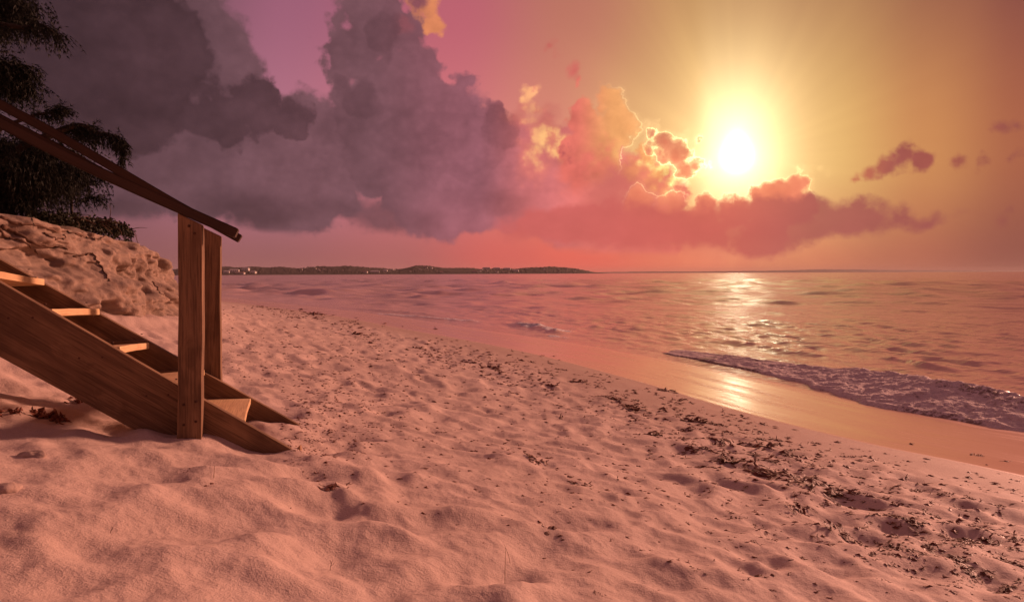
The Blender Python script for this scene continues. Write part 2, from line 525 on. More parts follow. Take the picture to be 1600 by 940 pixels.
def ground_z(x, y, fine=True):
    x = np.asarray(x, float); y = np.asarray(y, float)
    s, al = polydist(x, y, SHORE)
    z = zs(s)
    fd, _ = polydist(x, y, FOOT)
    inside = np.clip(fd, 0, 9)                        # behind the foot of the bank
    z = z + 0.16 * np.exp(-np.clip(-fd, 0, 50) / 0.5) * (s > 0)
    z = z + 0.036 * np.exp(-((x + 1.32) ** 2 + (y - 2.85) ** 2) / 0.22)
    if fine:
        dry = sstep(s, 0.7, 2.0)
        r = np.hypot(x, y)
        far = 1 - 0.6 * sstep(r, 12, 40)
        wx = x + 0.10 * vnoise(x * 3, y * 3, 61); wy = y + 0.10 * vnoise(x * 3, y * 3, 62)
        trod = 0.75 + 0.25 * sstep(vnoise(x * 0.45, y * 0.45, 90) + 0.15 * x / (1 + abs(y)), -0.25, 0.25)
        b = 0.034 * fbm(x * 0.9, y * 0.9, 3, 5) + 0.022 * fbm(wx * 3.1, wy * 3.1, 3, 11)
        b = b + 0.86 * trod * (dimples(wx, wy, 0.34, 20, 0.026, 0.12, 0.60) + 0.30 * dimples(wx + 9, wy - 4, 0.55, 50, 0.020, 0.19, 0.7) + 0.8 * dimples(wx + 5, wy + 3, 0.22, 30, 0.013, 0.075, 0.75))
        b = b + 0.012 * fbm(wx * 6.3, wy * 6.3, 2, 38) + 0.008 * fbm(x * 12, y * 12, 3, 40) + 0.0018 * vnoise(x * 45, y * 45, 47)
        z = z + dry * far * b
        z = z + (1 - dry) * sstep(s, -1.5, 1.5) * 0.010 * vnoise(al * 0.35, s * 1.3, 71)
        z = z + sstep(s, 0.0, 0.6) * (1 - sstep(s, 0.6, 2.4)) * 0.02
    return z, s, al


def hits(px, py):
    """where the lines of sight through pixels meet the sand (arrays)"""
    px = np.asarray(px, float); py = np.asarray(py, float)
    q = py + (px - 800) * 0.0040; p = px - (py - 427) * 0.0040
    u = (p - 800) / FPX; v = (q - 427) / FPX
    g = np.full(px.shape, 0.3)
    for _ in range(40):
        t = np.clip((EYE - g) / v, 0.5, 120)
        g = g + 0.35 * (ground_z(u * t, t, False)[0] - g)
    t = np.clip((EYE - g) / v, 0.5, 120)
    return u * t, t


def hit(px, py):
    x, y = hits([px], [py])
    return float(x[0]), float(y[0])


# ------------------------------------------------------------------ materials
def new_mat(name):
    m = bpy.data.materials.new(name)
    m.use_nodes = True
    T = NT(m.node_tree)
    T.n.clear()
    T.out = T.new('ShaderNodeOutputMaterial')
    return m, T


def principled(T, color, rough=0.6, spec=0.5, bump=None, bstr=0.3, bdist=0.01, ior=None, normal=None, **kw):
    b = T.new('ShaderNodeBsdfPrincipled')
    if isinstance(color, tuple): color = (*color[:3], 1.0)
    T.put(b.inputs['Base Color'], color)
    T.put(b.inputs['Roughness'], rough)
    T.put(b.inputs['Specular IOR Level'], spec)
    if ior: b.inputs['IOR'].default_value = ior
    if bump is not None:
        bn = T.new('ShaderNodeBump')
        T.put(bn.inputs['Strength'], bstr)
        bn.inputs['Distance'].default_value = bdist
        T.put(bn.inputs['Height'], bump)
        if normal is not None: T.put(bn.inputs['Normal'], normal)
        T.l.new(bn.outputs[0], b.inputs['Normal'])
    for k, v in kw.items():
        T.put(b.inputs[k], v)
    return b.outputs[0]


def attr(T, name):
    a = T.new('ShaderNodeAttribute', attribute_name=name)
    return a.outputs['Fac']


def opos(T):
    return T.new('ShaderNodeTexCoord').outputs['Object']


def make_sand():
    m, T = new_mat('sand')
    P = opos(T)
    s = attr(T, 'shore')
    al = attr(T, 'along')
    n1 = T.noise(P, 1.3, 4, 0.6)
    n2 = T.noise(P, 18.0, 4, 0.65)
    n3 = T.noise(P, 170.0, 4, 0.75)
    n4 = T.noise(P, 60.0, 4, 0.7)
    spk = T.noise(P, 340.0, 2, 0.6)
    c = T.mix(T.lin(n1, 0.3, 0.7), (0.54, 0.40, 0.33), (0.66, 0.50, 0.42))
    c = T.mix(T.lin(n2, 0.35, 0.7, 0.0, 0.5), c, (0.50, 0.36, 0.29))
    c = T.mix(T.smooth(n3, 0.54, 0.68, 0.0, 0.60), c, (0.27, 0.17, 0.13))
    c = T.mix(T.smooth(n4, 0.56, 0.74, 0.0, 0.30), c, (0.33, 0.22, 0.17))
    c = T.mix(T.smooth(spk, 0.62, 0.72, 0.0, 0.6), c, (0.82, 0.70, 0.60))
    # shells and broken coral line, damp sand, film
    wob = T.m('MULTIPLY', T.m('SUBTRACT', T.noise(P, 0.5, 3, 0.5), 0.5), 1.2)
    sw = T.m('ADD', s, wob)
    damp = T.smooth(sw, 0.4, 2.6, 1.0, 0.0)
    c = T.mix(T.m('MULTIPLY', damp, 0.55), c, (0.40, 0.26, 0.19))
    wet = T.smooth(s, -0.03, 0.10, 1.0, 0.0)
    c = T.mix(wet, c, (0.80, 0.50, 0.36))  # film colour painted brighter, for sky glow its weak reflection misses
    cmb = T.new('ShaderNodeCombineXYZ')
    T.put(cmb.inputs[0], T.m('MULTIPLY', al, 0.55)); T.put(cmb.inputs[1], T.m('MULTIPLY', s, 5.0))
    streak = T.noise(cmb.outputs[0], 1.0, 5, 0.6)
    rough = T.mix(T.m('MULTIPLY', damp, 0.5), (0.78,) * 3, (0.62,) * 3)
    rw = T.lin(streak, 0.35, 0.7, 0.15, 0.34)
    rough = T.m('ADD', T.m('MULTIPLY', rough, T.m('SUBTRACT', 1.0, wet)), T.m('MULTIPLY', rw, wet))
    bumpv = T.m('ADD', T.m('MULTIPLY', T.m('ADD', T.m('MULTIPLY', n3, 0.8), T.m('MULTIPLY', n4, 0.7)), T.m('SUBTRACT', 1.0, wet)), T.m('MULTIPLY', T.m('MULTIPLY', n2, 2.5), T.m('SUBTRACT', 1.0, damp)))
    bumpv = T.m('ADD', bumpv, T.m('MULTIPLY', streak, T.m('MULTIPLY', wet, 1.4)))
    sh = principled(T, c, rough, T.m('MULTIPLY_ADD', wet, 0.65, 0.35), bump=bumpv, bstr=0.55, bdist=0.006, **{'Specular Tint': T.mix(wet, (1.0, 1.0, 1.0), (1.0, 0.64, 0.50))})
    T.l.new(sh, T.out.inputs['Surface'])
    return m


def make_water():
    m, T = new_mat('sea_water')
    P = opos(T)
    geo = T.new('ShaderNodeCameraData')
    rr = T.v('LENGTH', T.v('MULTIPLY', P, (1.0, 1.0, 0.0)))
    fo = attr(T, 'foam')
    sh_ = attr(T, 'shore')
    rot = T.new('ShaderNodeMapping'); T.put(rot.inputs['Vector'], P)
    rot.inputs['Rotation'].default_value = (0, 0, radians(-12))
    rot.inputs['Scale'].default_value = (0.42, 1.0, 1.0)
    q = rot.outputs[0]
    b1 = T.noise(q, 0.55, 3, 0.55)
    b2 = T.noise(q, 2.6, 4, 0.6)
    b3 = T.noise(q, 9.0, 3, 0.55)
    bump = T.m('ADD', T.m('MULTIPLY', b1, T.smooth(rr, 40, 200, 0.0, 0.30)), T.m('ADD', T.m('MULTIPLY', b2, T.smooth(rr, 15, 60, 0.10, 0.11)), T.m('MULTIPLY', b3, 0.045)))
    depth = T.smooth(sh_, -40.0, -3.0)
    col = T.mix(depth, (0.70, 0.45, 0.37), (0.78, 0.50, 0.39))  # peach base paints in the sky sheen that the reflections lack
    w = principled(T, col, T.smooth(rr, 10, 80, 0.08, 0.13), 0.5, bump=bump, bstr=1.0, bdist=0.55, ior=1.333, **{'Specular Tint': (1.0, 0.88, 0.80, 1.0)})
    fn = T.noise(P, 14.0, 5, 0.65)
    fn2 = T.voro(P, 9.0, 'DISTANCE_TO_EDGE')
    f = principled(T, T.mix(T.lin(fn, 0.3, 0.7), (0.62, 0.55, 0.55), (0.80, 0.76, 0.76)), 0.55, 0.4, bump=T.m('ADD', fn, T.m('MULTIPLY', fn2, 0.6)), bstr=0.9, bdist=0.05)
    mk = T.smooth(T.m('ADD', fo, T.m('MULTIPLY', T.m('SUBTRACT', fn, 0.5), 1.3)), 0.42, 0.62)
    mx = T.new('ShaderNodeMixShader'); T.put(mx.inputs[0], mk)
    T.l.new(w, mx.inputs[1]); T.l.new(f, mx.inputs[2])
    T.l.new(mx.outputs[0], T.out.inputs['Surface'])
    return m


def make_bank():
    m, T = new_mat('bank_stone')
    P = opos(T)
    st = T.new('ShaderNodeMapping'); T.put(st.inputs['Vector'], P)
    st.inputs['Scale'].default_value = (1.0, 1.0, 3.2)
    a = T.noise(st.outputs[0], 1.6, 6, 0.65)
    b = T.noise(P, 9.0, 6, 0.65)
    g = T.noise(P, 260.0, 2, 0.6)
    crack = T.voro(T.v('ADD', st.outputs[0], T.v('SCALE', T.noise(P, 3.0, 4, 0.6, out=1), 0.5)), 1.7, 'DISTANCE_TO_EDGE')
    c = T.mix(T.lin(a, 0.3, 0.7), (0.25, 0.175, 0.13), (0.38, 0.275, 0.21))
    c = T.mix(T.smooth(b, 0.52, 0.7, 0.0, 0.7), c, (0.30, 0.18, 0.12))
    h = T.m('ADD', T.m('MULTIPLY', b, 0.45), T.m('ADD', T.m('MULTIPLY', g, 0.05), T.m('MULTIPLY', T.smooth(crack, 0.0, 0.04), 0.03)))
    T.l.new(principled(T, c, 0.9, 0.25, bump=h, bstr=0.8, bdist=0.06), T.out.inputs['Surface'])
    return m


def make_wood(name, c0, c1, c2, knots=True, rough=0.82):
    """grain runs along the board's own X axis"""
    m, T = new_mat(name)
    P = opos(T)
    oi = T.new('ShaderNodeObjectInfo')
    P = T.v('ADD', P, T.v('SCALE', (1.0, 0.37, 0.61), T.m('MULTIPLY', oi.outputs['Random'], 13.0)))
    kn = T.new('ShaderNodeTexVoronoi', feature='F1'); T.put(kn.inputs['Vector'], T.v('MULTIPLY', P, (1.0, 2.2, 0.4)))
    kn.inputs['Scale'].default_value = 3.0
    kd = kn.outputs['Distance']
    kmask = T.smooth(kd, 0.02, 0.10, 1.0, 0.0)
    warp = T.m('MULTIPLY', T.smooth(kd, 0.0, 0.35, 1.0, 0.0), 0.05)
    st = T.v('MULTIPLY', T.v('ADD', P, T.v('SCALE', (0.0, 1.0, 1.0), warp)), (1.6, 34.0, 34.0))
    gr = T.noise(st, 1.0, 4, 0.6)
    fine = T.noise(T.v('MULTIPLY', P, (6.0, 190.0, 190.0)), 1.0, 2, 0.6)
    blot = T.noise(P, 3.2, 4, 0.6)
    c = T.mix(T.smooth(gr, 0.36, 0.66), c0, c1)
    c = T.mix(T.smooth(blot, 0.45, 0.72, 0.0, 0.7), c, c2)
    c = T.mix(T.smooth(fine, 0.48, 0.66, 0.0, 0.7), c, c2)
    geo_ = T.new('ShaderNodeNewGeometry')
    edge = T.smooth(geo_.outputs['Pointiness'], 0.52, 0.60, 0.0, 0.6)
    c = T.mix(edge, c, tuple(min(1.0, v * 1.7) for v in c0))
    if knots: c = T.mix(T.m('MULTIPLY', kmask, 0.85), c, tuple(v * 0.25 for v in c2))
    h = T.m('ADD', T.m('MULTIPLY', gr, 0.7), T.m('MULTIPLY', fine, 0.4))
    T.l.new(principled(T, c, rough, 0.3, bump=h, bstr=0.5, bdist=0.004), T.out.inputs['Surface'])
    return m


def make_plain(name, c0, c1, scale=20.0, rough=0.8, spec=0.25, trans=0.0):
    m, T = new_mat(name)
    P = opos(T)
    n = T.noise(P, scale, 4, 0.6)
    oi = T.new('ShaderNodeObjectInfo')
    c = T.mix(T.lin(n, 0.3, 0.7), c0, c1)
    c = T.mix(T.m('MULTIPLY', oi.outputs['Random'], 0.4), c, tuple(v * 1.5 for v in c1))
    sh = principled(T, c, rough, spec, bump=n, bstr=0.4, bdist=0.01)
    T.l.new(sh, T.out.inputs['Surface'])
    return m


M = {
    'sand': make_sand(), 'water': make_water(), 'bank': make_bank(),
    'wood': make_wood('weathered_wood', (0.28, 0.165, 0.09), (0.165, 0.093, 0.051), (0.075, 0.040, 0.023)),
    'tread': make_wood('tread_wood', (0.70, 0.46, 0.24), (0.60, 0.37, 0.19), (0.42, 0.25, 0.13), knots=False),  # much the same timber, lightened: sun on the treads put into the colour
    'rail': make_wood('rail_wood', (0.055, 0.030, 0.020), (0.036, 0.019, 0.013), (0.02, 0.011, 0.008), knots=False),  # same timber taken near black: the rails' shade is put into the colour
    'needle': make_plain('needle_foliage', (0.008, 0.010, 0.006), (0.015, 0.016, 0.009), 4.0, 0.7),
    'bark': make_plain('bark', (0.035, 0.024, 0.018), (0.06, 0.042, 0.03), 12.0, 0.9),
    'leaf': make_plain('shrub_leaf', (0.022, 0.024, 0.012), (0.045, 0.042, 0.02), 9.0, 0.6),
    'root': make_plain('root_bark', (0.10, 0.055, 0.035), (0.16, 0.09, 0.06), 14.0, 0.9),
    'weed': make_plain('seaweed', (0.10, 0.028, 0.016), (0.17, 0.052, 0.028), 30.0, 0.55),
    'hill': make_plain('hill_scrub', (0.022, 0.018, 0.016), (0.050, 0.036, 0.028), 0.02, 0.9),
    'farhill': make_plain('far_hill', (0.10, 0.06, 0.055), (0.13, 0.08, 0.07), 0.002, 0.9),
    'render': make_plain('pale_render', (0.66, 0.60, 0.55), (0.78, 0.72, 0.66), 0.3, 0.7),
    'roof': make_plain('roof_tile', (0.30, 0.16, 0.12), (0.42, 0.26, 0.20), 0.5, 0.8),
    'glass': make_plain('dark_glass', (0.03, 0.03, 0.035), (0.05, 0.05, 0.055), 0.5, 0.15, 0.5),
    'straw': make_plain('dry_grass', (0.22, 0.13, 0.07), (0.30, 0.19, 0.10), 30.0, 0.8),
    'iron': make_plain('rusty_iron', (0.06, 0.03, 0.02), (0.10, 0.045, 0.025), 60.0, 0.7),
    'stone': make_plain('sandy_stone', (0.30, 0.21, 0.17), (0.46, 0.34, 0.28), 3.0, 0.9),
}


# ------------------------------------------------------------------ sand sheet: one mesh to the horizon
def radial(r0, r1, k0, k1, rm0, rm1, rend, kend):
    r = [r0]
    while r[-1] < rend:
        x = r[-1]
        if x < rm0: k = k0
        elif x < rm1:
            t = math.log(x / rm0) / math.log(rm1 / rm0); k = k0 * (k1 / k0) ** t
        else:
            t = min(1, math.log(x / rm1) / math.log(20)); k = k1 * (kend / k1) ** t
        r.append(x * (1 + k))
    return np.array(r)


def polar_sheet(rr, az):
    R, A = np.meshgrid(rr, az, indexing='ij')
    return R * np.sin(A), R * np.cos(A)


def grid_faces(n, m, wrap=False):
    i = np.arange(n - 1)[:, None]; j = np.arange(m if wrap else m - 1)[None, :]
    j2 = (j + 1) % m
    f = np.stack([i * m + j + 0 * j2, i * m + j2, (i + 1) * m + j2, (i + 1) * m + j + 0 * j2], -1).reshape(-1, 4)
    return f[:, ::-1]


AZF = np.radians(np.concatenate([np.arange(-180, -60, 3.0), np.arange(-60, -41, 0.5), np.arange(-41, 41, 0.115), np.arange(41, 60, 0.5), np.arange(60, 180, 3.0)]))
rg = radial(0.12, 0, 0.03, 0.0062, 0.5, 1.15, 1.2, 0.006)[:-1]
rg = np.concatenate([rg, radial(rg[-1] * 1.006, 0, 0.0062, 0.022, 3.0, 30.0, 14000, 0.25)])
gx, gy = polar_sheet(rg, AZF)
gz, gs, gal = ground_z(gx, gy)
gV = np.stack([gx, gy, gz], -1).reshape(-1, 3)
gF = grid_faces(len(rg), len(AZF), True)
# close the middle
gV = np.vstack([gV, [[0, 0, float(gz[0].mean())]]])
ci = len(gV) - 1
g_s = np.append(gs.ravel(), 6.0); g_a = np.append(gal.ravel(), 0.0)
ground = mesh_obj('sand_beach', gV, gF, M['sand'], smooth=True, attrs={'shore': g_s, 'along': g_a})
bmq = bmesh.new(); bmq.from_mesh(ground.data); bmq.verts.ensure_lookup_table()
m_ = len(AZF)
for j in range(m_):
    try: bmq.faces.new((bmq.verts[ci], bmq.verts[(j + 1) % m_], bmq.verts[j])).smooth = True
    except ValueError: pass
bmesh.ops.recalc_face_normals(bmq, faces=bmq.faces[:0])
bmq.to_mesh(ground.data); bmq.free()
tag(ground, kind='structure')

# ------------------------------------------------------------------ the sea
SEA = -0.035
rw = radial(2.2, 0, 0.0060, 0.0052, 6.0, 50.0, 14000, 0.25)
AZW = np.radians(np.concatenate([np.arange(-60, -41, 1.0), np.arange(-41, 41, 0.115), np.arange(41, 62, 0.6), np.arange(62, 160, 4.0)]))
wx, wy = polar_sheet(rw, AZW)
ws, wal = polydist(wx, wy, SHORE)
rngw = np.random.RandomState(3)
wz = np.zeros_like(wx)
RR = np.hypot(wx, wy)
cellr = RR * 0.0055
inward = atan2(-0.424, -0.906)
off = np.clip(-ws - 1.7, 0, 1e9)
cal = sstep(off, 0.4, 7.0)
for i in range(110):
    lam = 0.13 * (1.5 / 0.13) ** (i / 109.0)
    th = inward + rngw.normal(0, 0.62) + 0.25
    k = 2 * pi / lam
    am = 0.0105 * lam ** 0.74 * (1.0 if lam < 0.5 else (0.5 / lam) ** 0.75) * (0.6 + 0.8 * rngw.rand())
    ph = rngw.rand() * 6.28
    damp = np.clip((lam / (cellr * abs(cos(th - pi / 2)) + 0.004 * RR) - 2.5) / 3.0, 0, 1)
    arg = k * (wx * cos(th) + wy * sin(th)) + ph
    sn = np.sin(arg + 0.6 * np.sin(arg * 0.37 + ph))
    wz += am * damp * (0.75 * sn + 0.25 * (2 * np.abs(np.cos(arg * 0.5)) ** 1.0 - 1) * -1)
for i in range(34):                                   # the longer chop farther out
    lam = 1.6 * (13.0 / 1.6) ** (i / 33.0)
    th = inward + rngw.normal(0, 0.55) + 0.2
    k = 2 * pi / lam; ph = rngw.rand() * 6.28
    damp = np.clip((lam / (0.010 * RR) - 2.5) / 3.0, 0, 1) * sstep(RR, 14 + lam * 1.5, 40 + lam * 6)
    arg = k * (wx * cos(th) + wy * sin(th)) + ph
    wz += 0.0150 * lam ** 0.82 * (0.5 + 0.9 * rngw.rand()) * damp * (np.sin(arg + 0.5 * np.sin(arg * 0.31)) * 0.7 - 0.3 * np.abs(np.cos(arg * 0.5 + 1)))
patch = 0.75 + 0.7 * fbm(wx * 0.16, wy * 0.16, 2, 300)
wz = wz * (0.22 + 0.78 * cal) * patch
# low swell lines parallel to the shore
sw = 0.014 * np.sin(off * 1.15 + 1.2 * fbm(wal * 0.12, off * 0.1, 2, 310) * 4)
wz += sw * sstep(off, 2.5, 6) * (1 - sstep(RR, 45, 70))
foam = np.zeros_like(wx)
# small spilling wave in the middle distance and thin lines left of it


def ridge(px0, py0, px1, py1, h, wdt, fm):
    a = np.array(sh_pt(px0, py0)); b = np.array(sh_pt(px1, py1))
    d = b - a; L = np.hypot(*d); d /= L
    t = (wx - a[0]) * d[0] + (wy - a[1]) * d[1]
    q = -(wx - a[0]) * d[1] + (wy - a[1]) * d[0]
    q = q + 0.25 * wdt * fbm(t * 1.6, q * 0.5, 2, 320)
    e = sstep(t, 0, 0.25 * L) * (1 - sstep(t, 0.7 * L, L))
    prof = np.exp(-(q / wdt) ** 2)
    return h * e * prof * (1 + 0.9 * fbm(wx * 3.5, wy * 3.5, 3, 330)), fm * e * np.exp(-((q + wdt * 0.3) / (wdt * 1.0)) ** 2)


for r_ in [(895, 521, 795, 503, 0.10, 0.34, 1.1), (890, 528, 830, 520, 0.05, 0.25, 0.6), (780, 504, 560, 486, 0.045, 0.22, 0.75), (700, 492, 520, 478, 0.05, 0.35, 0.3), (1010, 520, 900, 505, 0.04, 0.26, 0.2), (1290, 556, 1110, 527, 0.07, 0.22, 0.10), (1500, 575, 1330, 548, 0.06, 0.22, 0.0)]:
    hz_, fm_ = ridge(*r_)
    wz += hz_; foam = np.maximum(foam, fm_)
foam = foam * (0.6 + 1.0 * (fbm(wx * 2.0, wy * 2.0, 3, 340) + 0.4))
wz = SEA + wz * sstep(off, 0.0, 1.2)
Fw = grid_faces(len(rw), len(AZW))
keep = (ws < -1.2).ravel()
Fw = Fw[keep[Fw].all(1)]
used = np.unique(Fw); remap = np.full(wx.size, -1); remap[used] = np.arange(len(used))
Vw = np.stack([wx, wy, wz], -1).reshape(-1, 3)[used]
water = mesh_obj('sea_water', Vw, remap[Fw], M['water'], smooth=True, attrs={'foam': foam.ravel()[used], 'shore': ws.ravel()[used]})
tag(water, kind='structure')

# ------------------------------------------------------------------ the breaking wave along the shore
def make_foam_mat():
    m, T = new_mat('sea_foam')
    P = opos(T)
    fo = attr(T, 'foam')
    n = T.noise(P, 16.0, 6, 0.68)
    ce = T.voro(T.v('ADD', P, T.v('SCALE', T.noise(P, 5.0, 3, 0.6, out=1), 0.10)), 13.0, 'DISTANCE_TO_EDGE')
    ce2 = T.voro(P, 34.0, 'F1')
    c = T.mix(T.lin(n, 0.3, 0.7), (0.56, 0.44, 0.41), (0.82, 0.70, 0.66))
    h = T.m('ADD', T.m('MULTIPLY', n, 0.9), T.m('MULTIPLY', ce2, -0.35))
    f = principled(T, c, 0.85, 0.15, bump=h, bstr=0.8, bdist=0.03)
    w = principled(T, (0.22, 0.14, 0.125), 0.30, 0.3, bump=n, bstr=0.25, bdist=0.03, ior=1.333)
    k = T.m('ADD', fo, T.m('ADD', T.m('MULTIPLY', T.m('SUBTRACT', n, 0.5), 1.1), T.smooth(ce, 0.0, 0.10, 0.12, -0.07)))
    mk = T.smooth(k, 0.40, 0.60)
    mx = T.new('ShaderNodeMixShader'); T.put(mx.inputs[0], mk)
    T.l.new(w, mx.inputs[1]); T.l.new(f, mx.inputs[2])
    T.l.new(mx.outputs[0], T.out.inputs['Surface'])
    return m


M['foam'] = make_foam_mat()
alS = np.concatenate([[0], np.cumsum(np.hypot(*np.diff(SHORE, axis=0).T))])
# stretch of shore from beside the camera to where the wave thins out
iy = [int(np.argmin(np.hypot(SHORE[:, 0] - p[0], SHORE[:, 1] - p[1]))) for p in ((7.4, -1.5), sh_pt(800, 545))]
u0, u1 = alS[iy[0]], alS[iy[1]] - 1.4
un = np.linspace(u0, u1, 900)
cxs = np.interp(un, alS, SHORE[:, 0]); cys = np.interp(un, alS, SHORE[:, 1])
for _ in range(40):
    cxs[1:-1] = (cxs[:-2] + cxs[2:] + 2 * cxs[1:-1]) / 4; cys[1:-1] = (cys[:-2] + cys[2:] + 2 * cys[1:-1]) / 4
tx = np.gradient(cxs); ty = np.gradient(cys); tl = np.hypot(tx, ty)
nx, ny = ty / tl, -tx / tl           # seaward
vb = np.linspace(0, 1, 110)
U, V = np.meshgrid(np.arange(len(un)), vb, indexing='ij')
uu = un[U]
prog = (uu - u0) / (u1 - u0)
endf = 1 - sstep(prog, 0.60, 1.0)
front = 1.95 + 0.45 * (1 - sstep(prog, 0.1, 0.55)) + 0.55 * fbm(uu * 0.5, uu * 0 + 3.3, 3, 400) + 0.10 * fbm(uu * 3, uu * 0 + 1.1, 2, 410) + 0.45 * (1 - endf)
width = (1.75 * (0.35 + 0.65 * endf)) * (1 + 0.25 * fbm(uu * 0.4, uu * 0 + 9, 2, 420))
o_ = front + V * width
X = cxs[U] + nx[U] * o_; Y = cys[U] + ny[U] * o_
crest = 0.18 * (0.25 + 0.75 * endf) * (1 + 0.5 * fbm(uu * 0.7, uu * 0 + 5, 2, 430))
prof = np.where(V < 0.62, (np.clip(V / 0.62, 0, 1)) ** 1.35, np.clip(1 - (V - 0.62) / 0.38, 0, 1) ** 1.1 * 1.0)
prof = prof * 0.9 + 0.14 * sstep(V, 0, 0.06) * (1 - sstep(V, 0.9, 1.0))
lump = fbm(X * 5, Y * 5, 4, 440, 0.6)
lump2 = np.abs(fbm(X * 9, Y * 9, 3, 450, 0.6))
fz = SEA + 0.012 + crest * prof + (0.036 * lump + 0.022 * lump2) * sstep(V, 0.0, 0.10) * (1 - sstep(V, 0.72, 1.0)) * (0.35 + 0.65 * endf)
fz -= 0.10 * sstep(V, 0.93, 1.0)
fz -= 0.06 * sstep(prog, 0.97, 1.0)
gzf = ground_z(X[:, :12], Y[:, :12], False)[0]
fz[:, :12] = np.maximum(fz[:, :12], gzf + 0.006)
fz[:, 0] = gzf[:, 0] - 0.01
fa = 0.90 - 0.62 * sstep(V, 0.55, 0.80) + 0.5 * fbm(X * 1.2, Y * 1.2, 3, 460)
fa = fa - 0.26 * sstep(V, 0.10, 0.0) - 0.16 * sstep(V, 0.42, 0.60) + 0.30 * np.exp(-((V - 0.62) / 0.05) ** 2) - 0.25 * sstep(prog, 0.75, 1.0)
wave = mesh_obj('breaking_wave', np.stack([X, Y, fz], -1).reshape(-1, 3), grid_faces(len(un), len(vb))[:, ::-1], M['foam'], smooth=True, attrs={'foam': fa.ravel()})
tag(wave, kind='structure')

# ------------------------------------------------------------------ the crumbling sandstone bank
alF = np.concatenate([[0], np.cumsum(np.hypot(*np.diff(FOOT, axis=0).T))])


def bank_mesh():
    un = np.concatenate([np.linspace(alF[0], 14.0, 50)[:-1], np.linspace(14.0, 30.0, 620)[:-1], np.linspace(30.0, alF[-1], 120)])
    fx = np.interp(un, alF, FOOT[:, 0]); fy = np.interp(un, alF, FOOT[:, 1])
    tx = np.gradient(fx); ty = np.gradient(fy); tl = np.hypot(tx, ty)
    nx, ny = -ty / tl, tx / tl                     # inland (left of the walking direction)
    # height of the brow (above the sea) by distance ahead of the camera
    top = np.interp(fy, [-20, 0, 4.6, 5.5, 6.6, 7.4, 8.2, 8.7, 9.3, 10, 12, 30, 90], [2.5, 2.45, 2.32, 2.24, 2.10, 2.05, 1.99, 1.95, 1.90, 1.80, 1.70, 1.45, 1.4])
    v = np.concatenate([np.linspace(0, 1, 170)[:-1], np.linspace(1, 2, 50)])
    U, V = np.meshgrid(np.arange(len(un)), v, indexing='ij')
    z0 = ground_z(fx, fy, False)[0] - 0.12
    fv = np.clip(V, 0, 1)
    # three ledges, steeper above
    led = fv + 0.028 * np.sin(fv * 17 + 2.5 * fbm(un[U] * 0.35, fv * 0.8, 2, 500)) * np.sin(fv * pi)
    H = (top - z0)[U]
    Z = z0[U] + H * led
    run = 0.80 * (fv ** 0.9) + 0.05 * np.sin(fv * 12 + 3 * fbm(un[U] * 0.5, fv, 2, 510))*np.sin(fv*pi)
    back = np.clip(V - 1, 0, 1)
    run = run + 0.25 * back + 16 * back ** 2.2
    X = fx[U] + nx[U] * run; Y = fy[U] + ny[U] * run
    Z = Z + 0.30 * back ** 1.5
    # displacement along the outward direction
    q = un[U]
    env = sstep(fv, 0.0, 0.12)
    d = 0.26 * fbm(q * 0.8, Z * 1.5, 5, 520, 0.58) + 0.05 * fbm(q * 7 + X * 3, Z * 9, 3, 525, 0.6) + 0.07 * np.abs(fbm(q * 1.8, Z * 4.0, 4, 530, 0.5)) * 1.6
    blk = dimples(q + 0.4 * fbm(q * 2, Z * 2, 2, 541), Z * 2.2 + 0.3 * fbm(q * 3, Z * 3, 2, 542), 0.75, 540, 0.050, 0.34, 0.8)
    # undercut pockets below the ledges
    pock = -0.10 * sstep(fbm(q * 1.1, Z * 3.4, 3, 560, 0.6), 0.12, 0.40)
    dd = (d + blk + pock) * env * (1 - 0.75 * sstep(V, 1.0, 1.15))
    X = X - nx[U] * dd; Y = Y - ny[U] * dd
    Z = Z + env * (0.06 * fbm(q * 1.3, Z * 2 + X, 3, 570) + 0.022 * fbm(q * 6, X * 7 + Z * 5, 3, 580))
    Z = Z + sstep(V, 0.97, 1.08) * 0.09 * fbm(X * 1.5, Y * 1.5, 3, 590)
    return X, Y, Z, len(un), len(v)


bX, bY, bZ, bn, bm_ = bank_mesh()
bank = mesh_obj('sand_bank', np.stack([bX, bY, bZ], -1).reshape(-1, 3), grid_faces(bn, bm_)[:, ::-1], M['bank'], smooth=True)
tag(bank, kind='structure')
from mathutils.bvhtree import BVHTree
BANKT = BVHTree.FromPolygons([tuple(p) for p in np.stack([bX, bY, bZ], -1).reshape(-1, 3).tolist()], grid_faces(bn, bm_).tolist())


def bank_hit(px, py):
    p = at(px, py, 1.0) - np.array((0, 0, EYE))
    r = BANKT.ray_cast(Vector((0, 0, EYE)), Vector(p).normalized(), 60)
    return r[0], r[1]


def bank_top(x, y, zmax=6.0):
    r = BANKT.ray_cast(Vector((x, y, zmax)), Vector((0, 0, -1)), 20)
    return r[0] if r[0] else Vector((x, y, 2.2))


def sand_at(x, y):
    return float(ground_z(np.array([x]), np.array([y]))[0][0])


